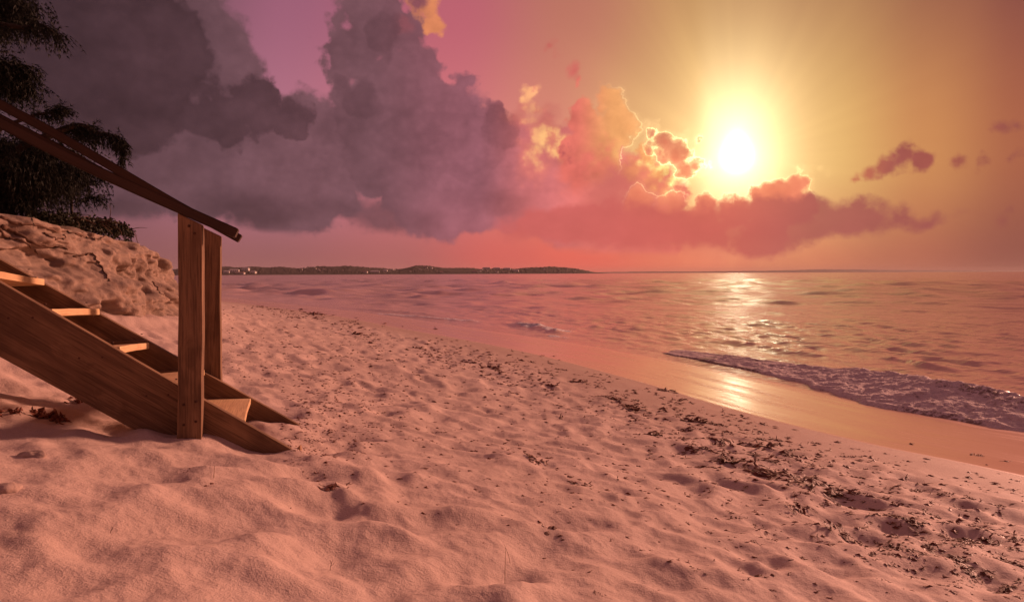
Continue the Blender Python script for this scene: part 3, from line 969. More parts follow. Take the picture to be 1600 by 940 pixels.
# ------------------------------------------------------------------ tubes, boards, ribbons
def tube(pts, radii, n=8, verts=None, faces=None, cap=True):
    verts = [] if verts is None else verts; faces = [] if faces is None else faces
    base = len(verts)
    P = [Vector(p) for p in pts]
    up = Vector((0.13, 0.21, 0.97))
    for i, p in enumerate(P):
        t = (P[min(i + 1, len(P) - 1)] - P[max(i - 1, 0)])
        t = t.normalized() if t.length > 1e-9 else Vector((0, 0, 1))
        a = t.cross(up)
        if a.length < 1e-3: a = t.cross(Vector((1, 0, 0)))
        a.normalize(); b = t.cross(a)
        for k in range(n):
            th = 2 * pi * k / n
            verts.append(tuple(p + (a * cos(th) + b * sin(th)) * radii[i]))
    for i in range(len(P) - 1):
        for k in range(n):
            k2 = (k + 1) % n
            faces.append((base + i * n + k, base + i * n + k2, base + (i + 1) * n + k2, base + (i + 1) * n + k))
    if cap:
        faces.append(tuple(base + k for k in range(n))[::-1])
        faces.append(tuple(base + (len(P) - 1) * n + k for k in range(n)))
    return verts, faces


def board(name, mat, L, w, t, parent, frame, nseg=14, warp=0.004, cut0=0.0, cut1=0.0, bev=0.004, seed=0, sag=None, taper=None):
    """a sawn board with its length along local X, width along Y, thickness along Z; ends cut by cut0/cut1 (shift per width)"""
    bm = bmesh.new()
    rings = []
    rs = random.Random(seed)
    ph = [rs.random() * 6.28 for _ in range(6)]
    for i in range(nseg + 1):
        f = i / nseg
        x = f * L
        ring = []
        for (sy, sz) in ((-1, -1), (1, -1), (1, 1), (-1, 1)):
            y = sy * w / 2; z = sz * t / 2
            xx = x + (cut0 * y if i == 0 else 0) + (cut1 * y if i == nseg else 0)
            yy = y + warp * sin(f * 5 + ph[0]) + warp * 0.25 * sin(f * 23 + ph[1] + sy)
            zz = z + warp * sin(f * 4 + ph[2]) + warp * 0.25 * sin(f * 19 + ph[3] + sz)
            if sag: zz += sag(f); 
            ring.append(bm.verts.new((xx, yy, zz)))
        rings.append(ring)
    for a, b in zip(rings[:-1], rings[1:]):
        for k in range(4):
            bm.faces.new((a[k], a[(k + 1) % 4], b[(k + 1) % 4], b[k]))
    bm.faces.new(rings[0][::-1]); bm.faces.new(rings[-1])
    bmesh.ops.recalc_face_normals(bm, faces=bm.faces)
    ed = [e for e in bm.edges if len(e.link_faces) == 2 and e.calc_face_angle(0) > 0.5]
    bmesh.ops.bevel(bm, geom=ed, offset=bev, segments=2, affect='EDGES', profile=0.6, clamp_overlap=True)
    me = bpy.data.meshes.new(name)
    bm.to_mesh(me); bm.free()
    me.materials.append(mat)
    o = bpy.data.objects.new(name, me)
    COL.objects.link(o)
    o.parent = parent
    o.matrix_local = frame
    return o


def frame(origin, xdir, ydir):
    x = Vector(xdir).normalized(); z = x.cross(Vector(ydir)).normalized(); y = z.cross(x)
    m = Matrix((x, y, z)).transposed().to_4x4()
    m.translation = Vector(origin)
    return m


# ------------------------------------------------------------------ wooden staircase
# own frame: X runs down the stairs, Y across them (away from the camera), Z up
RD = Vector((0.949, 0.316, 0)).normalized(); WD = Vector((-0.316, 0.949, 0)).normalized()
NPOST = Vector((-1.315, 2.80, 0))
st = empty('wooden_staircase')
st.matrix_world = Matrix((RD, WD, Vector((0, 0, 1)))).transposed().to_4x4()
st.location = (NPOST.x, NPOST.y, EYE)
tag(st, 'wooden beach staircase with two sloping handrails half buried in the sand', 'staircase')
SL = 0.69; SLA = atan(SL)
WID = 0.80
down = Vector((cos(SLA), 0, -sin(SLA))); nrm = Vector((sin(SLA), 0, cos(SLA)))
ZT = lambda t, s: -0.483 - (SL - 0.04 * s / WID) * t - 0.042 * (s / WID)        # top edge of a stringer


def stringer(s, seed):
    w = 0.235
    t0 = -2.0; t1 = 0.62
    sa = atan(SL - 0.04 * s / WID); dn = Vector((cos(sa), 0, -sin(sa))); nrm = Vector((sin(sa), 0, cos(sa)))
    a = Vector((t0, s, ZT(t0, s))) - nrm * (w / 2)
    L = (t1 - t0) / cos(sa)
    board('stringer', M['wood'], L, w, 0.038, st, frame(a, dn, nrm), nseg=24, warp=0.003, seed=seed)


stringer(0.045, 1)
stringer(WID, 2)
for k in range(8):
    tn = 0.196 - 0.2365 * k
    sk = (-0.012, 0.010, -0.020, 0.006, 0.014, 0, 0, 0)[k]
    zt = ZT(tn, 0.3) + 0.016
    th = 0.030
    y0, y1 = 0.069, WID - 0.022
    o = Vector((tn - 0.12 + 0.0, y0, zt - th / 2 - 0.0))
    tilt = (0.010, 0.0, -0.012, 0.008, -0.006, 0, 0, 0)[k]
    dy = Vector((sk, 1, -0.045 / WID + tilt)).normalized()
    board('tread', M['tread'], y1 - y0, 0.245, th, st, frame(o, dy, Vector((-1, 0, -0.03 if k else 0.05))), nseg=6, warp=0.002, seed=20 + k)
    if k:                                             # cleats that carry the tread, nailed inside the stringers
        for yy, nm in ((0.069 + 0.012, 1), (WID - 0.022 - 0.012, 2)):
            board('cleat', M['wood'], 0.20, 0.036, 0.022, st, frame(Vector((tn - 0.215, yy, zt - th - 0.019)), (1, 0, 0), (0, 0, 1)), nseg=2, warp=0.0, bev=0.002, seed=50 + k)
# posts (4x4), near one stands outside its stringer, far one outside the far stringer
PW_ = 0.089


def post(yc, top, bottom, seed):
    L = top - bottom
    board('post', M['wood'], L, PW_, PW_, st, frame(Vector((0, yc, bottom)), (0, 0, 1), (1, 0, 0)), nseg=16, warp=0.0035, cut1=-0.50, bev=0.006, seed=seed)


post(-0.020, 0.225, -1.05, 5)
post(WID + 0.064, 0.225, -1.05, 8)
post_up = -1.62
for yc, sd_ in ((-0.020, 6), (WID + 0.064, 9)):
    board('post', M['wood'], 2.15, PW_, PW_, st, frame(Vector((post_up, yc, -0.85)), (0, 0, 1), (1, 0, 0)), nseg=12, warp=0.003, cut1=-0.50, bev=0.006, seed=sd_)


def rail(name, pts, w, t, seed, yoff):
    """a board bent through the given (t, z of its upper face) points"""
    P = catmull([(a, b) for a, b in pts], 6)
    bm = bmesh.new(); rings = []
    for i, (a, b) in enumerate(P):
        q = P[min(i + 1, len(P) - 1)] - P[max(i - 1, 0)]
        q = q / np.hypot(*q); n = Vector((-q[1], 0, q[0]))
        if n.z < 0: n = -n
        c = Vector((a, yoff, b))
        rings.append([bm.verts.new(tuple(c + Vector((0, sy * w / 2, 0)) + n * dz)) for sy, dz in ((-1, -t), (1, -t), (1, 0), (-1, 0))])
    for a, b in zip(rings[:-1], rings[1:]):
        for k in range(4): bm.faces.new((a[k], a[(k + 1) % 4], b[(k + 1) % 4], b[k]))
    bm.faces.new(rings[0][::-1]); bm.faces.new(rings[-1])
    bmesh.ops.recalc_face_normals(bm, faces=bm.faces)
    ed = [e for e in bm.edges if len(e.link_faces) == 2 and e.calc_face_angle(0) > 0.8]
    bmesh.ops.bevel(bm, geom=ed, offset=0.004, segments=2, affect='EDGES', clamp_overlap=True)
    # lay the mesh along its own X so the grain follows the board
    x = Vector((P[-1][0] - P[0][0], 0, P[-1][1] - P[0][1])).normalized()
    fr = frame(Vector((P[0][0], yoff, P[0][1])), x, Vector((0, 1, 0)))
    bm.transform(fr.inverted())
    me = bpy.data.meshes.new(name); bm.to_mesh(me); bm.free(); me.materials.append(M['rail'])
    o = bpy.data.objects.new(name, me); COL.objects.link(o); o.parent = st; o.matrix_local = fr
    return o


rail('handrail', [(-1.9, 1.29), (-1.2, 0.905), (-0.666, 0.605), (-0.35, 0.437), (0, 0.272), (0.185, 0.187)], 0.089, 0.040, 1, -0.028)
rail('handrail', [(-2.1, 1.56), (-1.4, 1.13), (-0.944, 0.855), (-0.677, 0.704), (-0.188, 0.402), (0.02, 0.283), (0.150, 0.208)], 0.089, 0.044, 2, WID + 0.05)
# under-rail board fixed below the far handrail
rail('handrail_brace', [(-2.1, 1.49), (-1.4, 1.06), (-0.944, 0.785), (-0.677, 0.640), (-0.40, 0.478)], 0.038, 0.040, 3, WID + 0.05)

nm_ = bmesh.new(); bmesh.ops.create_cone(nm_, cap_ends=True, segments=10, radius1=0.0055, radius2=0.004, depth=0.004)
nme = bpy.data.meshes.new('nail_head'); nm_.to_mesh(nme); nm_.free(); nme.materials.append(M['iron'])


def nail(t, y, z, nrm_):
    o = bpy.data.objects.new('nail_head', nme); COL.objects.link(o); o.parent = st
    o.rotation_euler = Vector(nrm_).to_track_quat('Z', 'Y').to_euler(); o.location = (t, y, z)


for z in (-0.52, -0.60): 
    for t in (-0.022, 0.022): nail(t, -0.0665, z + 0.01 * (t > 0), (0, -1, 0))
for k in range(1, 5):
    tn = 0.196 - 0.2365 * k
    for q in (0.05, 0.13): nail(tn - q, 0.0245, ZT(tn, 0) - 0.035, (0, -1, 0))
    for q in (0.10, 0.70): nail(tn - 0.03, q, ZT(tn, q * 0.4) + 0.0185, (0, 0, 1))
nail(0.0, -0.0665, 0.195, (0, -1, 0)); nail(0.02, -0.0665, 0.165, (0, -1, 0))

# the wedge of a buried board end beside the bottom of the stairs
x, y = hit(464, 703)
wb = bmesh.new()
vs = [wb.verts.new(v) for v in ((-0.020, -0.012, -0.02), (0.020, -0.012, -0.02), (0.020, 0.012, -0.02), (-0.020, 0.012, -0.02), (0.016, -0.010, 0.016), (0.017, 0.010, 0.016))]
for f in ((0, 3, 2, 1), (0, 1, 4), (3, 5, 2), (1, 2, 5, 4), (0, 4, 5, 3)): wb.faces.new([vs[i] for i in f])
bmesh.ops.recalc_face_normals(wb, faces=wb.faces)
bmesh.ops.bevel(wb, geom=list(wb.edges), offset=0.002, segments=1, affect='EDGES')
me = bpy.data.meshes.new('board_end'); wb.to_mesh(me); wb.free(); me.materials.append(M['wood'])
o = bpy.data.objects.new('board_end', me); COL.objects.link(o); o.location = (x, y, sand_at(x, y))
tag(o, 'small dark wedge of a buried board poking from the sand right of the stair foot', 'board')

# ------------------------------------------------------------------ roots hanging over the bank
root_paths = [
    ('long dark root running down the left end of the sandstone bank below the tree', [(2, 352), (22, 362), (48, 378), (78, 384), (104, 390)], 0.020),
    ('bent root on the upper bank slope forking towards the creeping shrub', [(0, 340), (30, 350), (60, 352), (96, 362), (128, 366)], 0.016),
    ('thin root that bends over like an elbow in the middle of the bank face', [(114, 401), (132, 398), (145, 397), (152, 408), (160, 420), (168, 434), (171, 440)], 0.010),
    ('short root curving out of the bank just under the creeping shrub', [(68, 364), (84, 372), (100, 373), (100, 366)], 0.010),
    ('zigzag root lying on the pale slope between the shrub and the elbow root', [(118, 366), (134, 371), (150, 374), (162, 370), (168, 364)], 0.010),
    ('root at the far left edge dropping from the tree to the ledge', [(-6, 356), (14, 372), (34, 376), (52, 388), (58, 396)], 0.014),
    ('fine root dangling at the right end of the bank beside the near post', [(238, 440), (246, 450), (250, 458), (262, 460)], 0.008),
]
for lab, pp, r in root_paths:
    pts = []
    P = catmull(pp, 5)
    for i, (a, b) in enumerate(P):
        h, n = bank_hit(a + 1.6 * math.sin(i * 1.7), b + 1.2 * math.sin(i * 2.3))
        if h is None: continue
        n = n if n.dot(Vector((0, 0, EYE)) - h) > 0 else -n
        pts.append(h + n * (r * 0.5))
    if len(pts) < 3: continue
    # keep neighbouring points together where the sight line jumped to another ledge
    q = [pts[0]]
    for p in pts[1:]:
        q.append(q[-1].lerp(p, 0.75) if (p - q[-1]).length > 0.35 else p)
    rr = [r * (1 - 0.65 * i / len(q)) * (1 + 0.2 * sin(i * 2.1)) for i in range(len(q))]
    V, F = tube(q, rr, 7)
    c = Vector(q[0]); V = [tuple(Vector(v) - c) for v in V]
    o = mesh_obj('root', V, F, M['root'], smooth=True); o.location = c
    tag(o, lab, 'root', 'exposed roots on the bank')

# ------------------------------------------------------------------ casuarina tree
rt = random.Random(11)


def spray(verts, faces, p, d, L, rr, nd=None, w=0.0045, needle=0.055, droop=0.9):
    """one drooping green twig: a thin stem with needles along it"""
    d = Vector(d).normalized(); p = Vector(p)
    seg = max(3, int(L / 0.045))
    step = L / seg
    for i in range(seg):
        d = (d + Vector((rr.uniform(-.12, .12), rr.uniform(-.12, .12), -droop * 0.30))).normalized()
        q = p + d * step
        s = d.cross(Vector((rr.uniform(-1, 1), rr.uniform(-1, 1), 0.3))).normalized() * w
        b = len(verts)
        verts += [tuple(p - s), tuple(p + s), tuple(q)]
        faces.append((b, b + 1, b + 2))
        for _ in range(4):
            nn = (d * 0.8 + Vector((rr.uniform(-.8, .8), rr.uniform(-.8, .8), rr.uniform(-1.0, 0.25)))).normalized()
            ln = needle * rr.uniform(0.5, 1.1)
            s2 = nn.cross(Vector((rr.uniform(-1, 1), rr.uniform(-1, 1), rr.uniform(-1, 1)))).normalized() * w * 0.9
            b = len(verts)
            verts += [tuple(q - s2), tuple(q + s2), tuple(q + nn * ln)]
            faces.append((b, b + 1, b + 2))
        p = q


def limb_to(parent, name, pts, r0, r1):
    P = catmull([tuple(p) for p in pts], 5)
    rr = [r0 + (r1 - r0) * (i / (len(P) - 1)) for i in range(len(P))]
    V, F = tube([Vector(p) for p in P], rr, 7)
    o = mesh_obj(name, V, F, M['bark'], parent, smooth=True)
    return P


def catm3(pts, n=6):
    return catmull(pts, n)


tree = empty('casuarina_tree')
tag(tree, 'tall dark casuarina with drooping needle foliage standing on the bank at the left edge', 'tree')
base = bank_top(-6.15, 6.5)
tree.location = base
TB = Vector(base)
L_ = lambda px, py, d: Vector(at(px, py, d)) - TB
trunk_pts = [Vector((0, 0, -0.3)), Vector((0.05, 0.0, 0.6)), Vector((-0.05, 0.1, 1.6)), Vector((0.1, 0.05, 2.8)), Vector((0.0, 0.1, 4.0)), Vector((0.12, 0.0, 5.4)), Vector((0.1, 0.1, 6.6))]
limb_to(tree, 'trunk', trunk_pts, 0.17, 0.03)
fv_, ff_ = [], []


def leafy(pts, r0, r1, n, spread, Ls, dens_from=0.15, droop=0.9, side=None):
    """a limb with sprays hanging from it; pts in tree coordinates"""
    P = limb_to(tree, 'branch', pts, r0, r1)
    for _ in range(n):
        f = rt.uniform(dens_from, 1.0) ** 0.8
        x = f * (len(P) - 1); i = min(int(x), len(P) - 2); g = x - i
        p = Vector(P[i]).lerp(Vector(P[i + 1]), g)
        t = (Vector(P[i + 1]) - Vector(P[i])).normalized()
        p = p + Vector((rt.gauss(0, spread), rt.gauss(0, spread * 1.3), rt.gauss(0, spread * 0.7)))
        d = t * rt.uniform(0.0, 0.9) + Vector((rt.uniform(-.5, .5), rt.uniform(-.5, .5), rt.uniform(-0.5, 0.3)))
        spray(fv_, ff_, p, d, rt.uniform(*Ls), rt, droop=droop)


T_ = lambda k, g=0.0: trunk_pts[k].lerp(trunk_pts[min(k + 1, 6)], g)
# limbs aimed at what the photograph shows of the tree (photo px, px, depth)
leafy([T_(3, 0.2), L_(-60, 20, 6.4), L_(-12, -12, 6.4), L_(14, -8, 6.4), L_(34, 6, 6.4)], 0.05, 0.010, 300, 0.08, (0.10, 0.26))
leafy([T_(2, 0.9), L_(-60, 70, 6.3), L_(-10, 40, 6.2), L_(40, 44, 6.2), L_(66, 40, 6.2), L_(90, 56, 6.2)], 0.04, 0.006, 200, 0.045, (0.06, 0.20))
leafy([T_(2, 0.9), L_(-40, 30, 6.7), L_(0, 10, 6.7), L_(24, 20, 6.7)], 0.04, 0.010, 320, 0.09, (0.12, 0.28))
leafy([T_(2, 0.3), L_(-60, 120, 6.4), L_(-20, 96, 6.4), L_(8, 98, 6.4), L_(24, 112, 6.4)], 0.04, 0.008, 360, 0.075, (0.10, 0.26))
leafy([T_(2, 0.3), L_(-50, 150, 6.5), L_(10, 112, 6.5), L_(42, 104, 6.5), L_(52, 108, 6.5)], 0.03, 0.006, 90, 0.03, (0.05, 0.14))
leafy([T_(2, 0.1), L_(-50, 160, 6.6), L_(0, 132, 6.6), L_(22, 128, 6.6), L_(42, 138, 6.6)], 0.04, 0.008, 240, 0.06, (0.08, 0.20))
leafy([T_(1, 0.9), L_(-50, 215, 6.3), L_(10, 196, 6.3), L_(56, 180, 6.3), L_(80, 176, 6.3), L_(100, 170, 6.3)], 0.03, 0.005, 110, 0.022, (0.04, 0.12), dens_from=0.5, droop=0.4)
leafy([T_(1, 0.6), L_(-40, 260, 6.5), L_(40, 226, 6.5), L_(100, 202, 6.4), L_(128, 196, 6.4), L_(150, 206, 6.4), L_(180, 214, 6.4), L_(190, 222, 6.4)], 0.045, 0.006, 170, 0.028, (0.06, 0.20), dens_from=0.42, droop=1.0)
leafy([T_(1, 0.6), L_(-40, 255, 6.5), L_(50, 225, 6.5), L_(110, 205, 6.5), L_(140, 205, 6.5)], 0.03, 0.006, 150, 0.045, (0.06, 0.20), dens_from=0.6)
leafy([L_(150, 206, 6.4), L_(172, 210, 6.4), L_(188, 220, 6.4), L_(192, 240, 6.4), L_(190, 250, 6.4)], 0.01, 0.004, 60, 0.012, (0.04, 0.10))
leafy([T_(1, 0.4), L_(-60, 240, 6.8), L_(0, 226, 6.8), L_(60, 235, 6.8), L_(96, 250, 6.8)], 0.05, 0.010, 620, 0.16, (0.15, 0.42))
leafy([T_(1, 0.0), L_(-60, 262, 7.0), L_(0, 250, 7.0), L_(44, 262, 7.0), L_(84, 262, 7.0)], 0.05, 0.010, 520, 0.13, (0.15, 0.40))
leafy([T_(0, 0.8), L_(-60, 300, 6.9), L_(-20, 280, 6.9), L_(10, 284, 6.9), L_(30, 300, 6.9)], 0.05, 0.012, 520, 0.12, (0.12, 0.34))
leafy([T_(0, 0.6), L_(-60, 310, 6.7), L_(-20, 300, 6.7), L_(10, 306, 6.7), L_(26, 318, 6.7)], 0.04, 0.010, 300, 0.07, (0.08, 0.22))
leafy([T_(1, 0.2), L_(-60, 250, 6.6), L_(-10, 240, 6.6), L_(34, 244, 6.6), L_(66, 262, 6.6)], 0.04, 0.010, 620, 0.15, (0.15, 0.40))
leafy([T_(0, 0.9), L_(-60, 280, 7.2), L_(-10, 262, 7.2), L_(30, 276, 7.2), L_(48, 296, 7.2)], 0.04, 0.010, 560, 0.13, (0.12, 0.34))
leafy([T_(2, 0.4), L_(-60, 130, 6.9), L_(-20, 118, 6.9), L_(4, 114, 6.9), L_(18, 128, 6.9)], 0.04, 0.010, 400, 0.08, (0.10, 0.26))
leafy([T_(3, 0.0), L_(-60, 10, 6.7), L_(-20, 0, 6.7), L_(6, 0, 6.7), L_(18, 14, 6.7)], 0.04, 0.010, 420, 0.09, (0.10, 0.26))
# limbs outside the picture, so the tree is whole
for k, (dx, dy, z0, z1) in enumerate([(-1.8, 0.6, 2.4, 3.0), (-1.5, -1.6, 3.0, 3.4), (0.3, -1.9, 3.3, 4.2), (1.6, 0.9, 4.2, 5.0), (-1.2, 1.4, 4.4, 5.2), (0.9, -1.0, 5.0, 5.9), (-0.6, 0.2, 5.6, 6.8), (0.6, 2.2, 3.2, 3.8), (1.5, -0.6, 4.6, 5.2), (-2.0, -0.4, 1.8, 2.0)]):
    leafy([Vector((0, 0, z0)), Vector((dx * 0.5, dy * 0.5, (z0 + z1) / 2 + 0.15)), Vector((dx, dy, z1))], 0.05, 0.01, 330, 0.22, (0.2, 0.5))
crown = mesh_obj('crown', np.array(fv_), np.array(ff_), M['needle'], tree)

# young casuarina on the brow, right of the big one
sap = empty('young_casuarina')
sb = bank_top(*(at(114, 330, 7.6)[:2]))
sap.location = sb
tag(sap, 'small young casuarina rising from the brow of the bank behind the creeping shrub', 'tree')
TB = Vector(sb)
L_ = lambda px, py, d: Vector(at(px, py, d)) - TB
fv_, ff_ = [], []
tree_keep = tree; tree = sap
limb_to(sap, 'trunk', [Vector((0, 0, -0.15)), L_(112, 310, 7.6), L_(120, 285, 7.6), L_(128, 262, 7.6)], 0.018, 0.006)
leafy([L_(112, 318, 7.6), L_(125, 313, 7.6), L_(142, 308, 7.6), L_(158, 310, 7.6)], 0.008, 0.003, 70, 0.018, (0.04, 0.13), droop=0.3)
leafy([L_(114, 300, 7.6), L_(128, 292, 7.6), L_(142, 284, 7.6), L_(160, 276, 7.6)], 0.008, 0.003, 55, 0.022, (0.04, 0.14), droop=0.4)
leafy([L_(118, 285, 7.6), L_(128, 272, 7.6), L_(140, 268, 7.6)], 0.008, 0.003, 60, 0.03, (0.05, 0.14), droop=0.5)
leafy([L_(113, 322, 7.6), L_(110, 300, 7.6), L_(116, 280, 7.6), L_(120, 262, 7.6)], 0.008, 0.003, 150, 0.035, (0.05, 0.15), droop=0.5)
leafy([L_(113, 322, 7.6), L_(108, 306, 7.6), L_(105, 290, 7.6)], 0.008, 0.003, 60, 0.02, (0.04, 0.12), droop=0.4)
mesh_obj('crown', np.array(fv_), np.array(ff_), M['needle'], sap)
tree = tree_keep

# ------------------------------------------------------------------ creeping shrub on the brow
rs = random.Random(5)
shrub = empty('creeping_shrub')
c0 = bank_top(*(at(130, 345, 7.7)[:2]))
shrub.location = c0
tag(shrub, 'low dark creeping shrub matted along the brow of the bank under the young tree', 'shrub')
lv, lf = [], []
prof = [(46, 330, 6), (70, 334, 12), (95, 332, 15), (120, 334, 18), (150, 338, 18), (170, 340, 18), (190, 348, 14), (206, 356, 9)]
stv, stf = [], []
for k in range(6500):
    i = rs.uniform(0, len(prof) - 1.001); a = int(i); g = i - a
    px_ = prof[a][0] * (1 - g) + prof[a + 1][0] * g; py_ = prof[a][1] * (1 - g) + prof[a + 1][1] * g; hh = prof[a][2] * (1 - g) + prof[a + 1][2] * g
    d = 4.80 * FPX / (800 - px_) + rs.uniform(-0.15, 0.75)
    b_ = rs.uniform(0, 1)
    p = Vector(at(px_ + rs.gauss(0, 2), py_ + hh * 0.1 + hh * 1.25 * b_ + 2.5 * sin(px_ * 0.25) + 2 * sin(px_ * 0.6), d))
    g_ = bank_top(p.x, p.y)
    if p.z < g_.z: p.z = g_.z + rs.uniform(0.0, 0.06)
    if p.z > g_.z + 0.26: p.z = g_.z + rs.uniform(0.0, 0.26) * (0.4 + 0.6 * g * 0 + 0.6 * abs(sin(px_ * 0.05)))
    n = Vector((rs.gauss(0, 1), rs.gauss(0, 1), rs.gauss(0.6, 0.8))).normalized()
    t = n.cross(Vector((rs.gauss(0, 1), rs.gauss(0, 1), rs.gauss(0, 1)))).normalized(); u = n.cross(t)
    L = rs.uniform(0.022, 0.045); w = L * rs.uniform(0.25, 0.45)
    p = p - Vector(c0); b = len(lv)
    lv += [tuple(p), tuple(p + t * L * 0.5 + u * w), tuple(p + t * L), tuple(p + t * L * 0.5 - u * w)]
    lf.append((b, b + 1, b + 2, b + 3))
mesh_obj('foliage', np.array(lv), np.array(lf), M['leaf'], shrub)
for k in range(26):
    i = rs.uniform(2.5, len(prof) - 1.001); a = int(i); g = i - a
    px_ = prof[a][0] * (1 - g) + prof[a + 1][0] * g; py_ = prof[a][1] * (1 - g) + prof[a + 1][1] * g + 4
    d = 4.80 * FPX / (800 - px_) + rs.uniform(-0.1, .4)
    pts = [Vector(at(px_, py_ + 4, d))]
    dd = Vector((rs.uniform(-.2, 1), rs.uniform(-.6, .2), rs.uniform(-.1, 0.5))).normalized()
    for j in range(5):
        dd = (dd + Vector((rs.gauss(0, .25), rs.gauss(0, .25), -0.16))).normalized()
        pts.append(pts[-1] + dd * 0.055)
    tube([p - Vector(c0) for p in pts], [0.006, 0.005, 0.0045, 0.004, 0.003, 0.002], 5, stv, stf, cap=False)
mesh_obj('stem', stv, stf, M['root'], shrub)

# ------------------------------------------------------------------ seaweed on the sand
def weed_mesh(seed, kind):
    r = random.Random(seed)
    V, F = [], []
    if kind == 'tangle':
        for k in range(r.randint(9, 14)):
            p = Vector((r.gauss(0, .34), r.gauss(0, .20), r.uniform(0.02, 0.14)))
            d = Vector((r.gauss(0, 1), r.gauss(0, .6), r.gauss(0, .35))).normalized()
            w = r.uniform(0.03, 0.09)
            prev = None
            for j in range(6):
                s = d.cross(Vector((r.gauss(0, .5), r.gauss(0, .5), 1))).normalized() * w * (1 - j / 8.0) * r.uniform(0.6, 1.3)
                b = len(V); V += [tuple(p - s), tuple(p + s + Vector((0, 0, r.uniform(-.04, .05))))]
                if prev is not None: F.append((prev, prev + 1, b + 1, b))
                prev = b
                d = (d + Vector((r.gauss(0, .55), r.gauss(0, .45), r.gauss(0, .35)))).normalized()
                p = p + d * r.uniform(0.06, 0.14)
                p.z = min(max(p.z, 0.0), 0.26)
    if kind in ('tangle', 'lump'):
        for k in range(5 if kind == 'tangle' else 4):   # crumpled lumps
            c = Vector((r.gauss(0, .26), r.gauss(0, .13), 0.03)); n = 7
            ra = [(r.uniform(.10, .24), r.uniform(.06, .15)) for _ in range(n)]
            b = len(V); V.append(tuple(c + Vector((0, 0, r.uniform(.06, .16)))))
            for j in range(n):
                th = 2 * pi * j / n
                V.append(tuple(c + Vector((cos(th) * ra[j][0], sin(th) * ra[j][1], r.uniform(-.04, .05)))))
            for j in range(n): F.append((b, b + 1 + j, b + 1 + (j + 1) % n))
    if kind == 'scrap':
        n = 6; b = 0; V.append((0, 0, r.uniform(.15, .35)))
        for j in range(n):
            th = 2 * pi * j / n; q = r.uniform(.35, 1.0) * 0.5
            V.append((cos(th) * q, sin(th) * q * r.uniform(.35, .8), r.uniform(-.08, .12)))
        for j in range(n): F.append((0, 1 + j, 1 + (j + 1) % n))
        for k in range(2):
            d = Vector((r.gauss(0, 1), r.gauss(0, .6), r.uniform(0, .5))).normalized(); p = Vector((0, 0, .08)); prev = None
            for j in range(4):
                s = Vector((-d.y, d.x, 0.2)).normalized() * 0.07 * (1 - j / 5)
                b = len(V); V += [tuple(p - s), tuple(p + s)]
                if prev is not None: F.append((prev, prev + 1, b + 1, b))
                prev = b; p = p + d * .22; d = (d + Vector((r.gauss(0, .5), r.gauss(0, .5), -.25))).normalized()
    me = bpy.data.meshes.new('seaweed_' + kind)
    me.from_pydata(V, [], F); me.update(); me.materials.append(M['weed'])
    return me


TANG = [weed_mesh(100 + i, 'tangle') for i in range(7)]
LUMP = [weed_mesh(200 + i, 'lump') for i in range(4)]
SCRAP = [weed_mesh(300 + i, 'scrap') for i in range(8)]
rw_ = random.Random(23)


def put_weed(px, py, wpx, kind, label, group, name='seaweed', cat='seaweed', flat=1.0, xy=None):
    """a clump whose width is about wpx photograph pixels"""
    x, y = xy if xy else hit(px, py)
    size = 1.3 * wpx / FPX * y
    me = rw_.choice({'t': TANG, 'l': LUMP, 's': SCRAP}[kind])
    o = bpy.data.objects.new(name, me); COL.objects.link(o)
    z = sand_at(x, y)
    e = 0.03
    gx_ = (sand_at(x + e, y) - sand_at(x - e, y)) / (2 * e); gy_ = (sand_at(x, y + e) - sand_at(x, y - e)) / (2 * e)
    n = Vector((-gx_, -gy_, 1)).normalized()
    q = n.to_track_quat('Z', 'Y')
    o.rotation_euler = (q @ Matrix.Rotation(rw_.uniform(-0.6, 0.6) + (pi if rw_.random() < .5 else 0), 3, 'Z').to_quaternion()).to_euler()
    k = size / (1.15 if kind == 't' else (0.9 if kind == 'l' else 1.0))
    o.scale = (k, k * rw_.uniform(0.8, 1.3), k * flat)
    o.location = (x, y, z - 0.002)
    tag(o, label, cat, group)
    return o


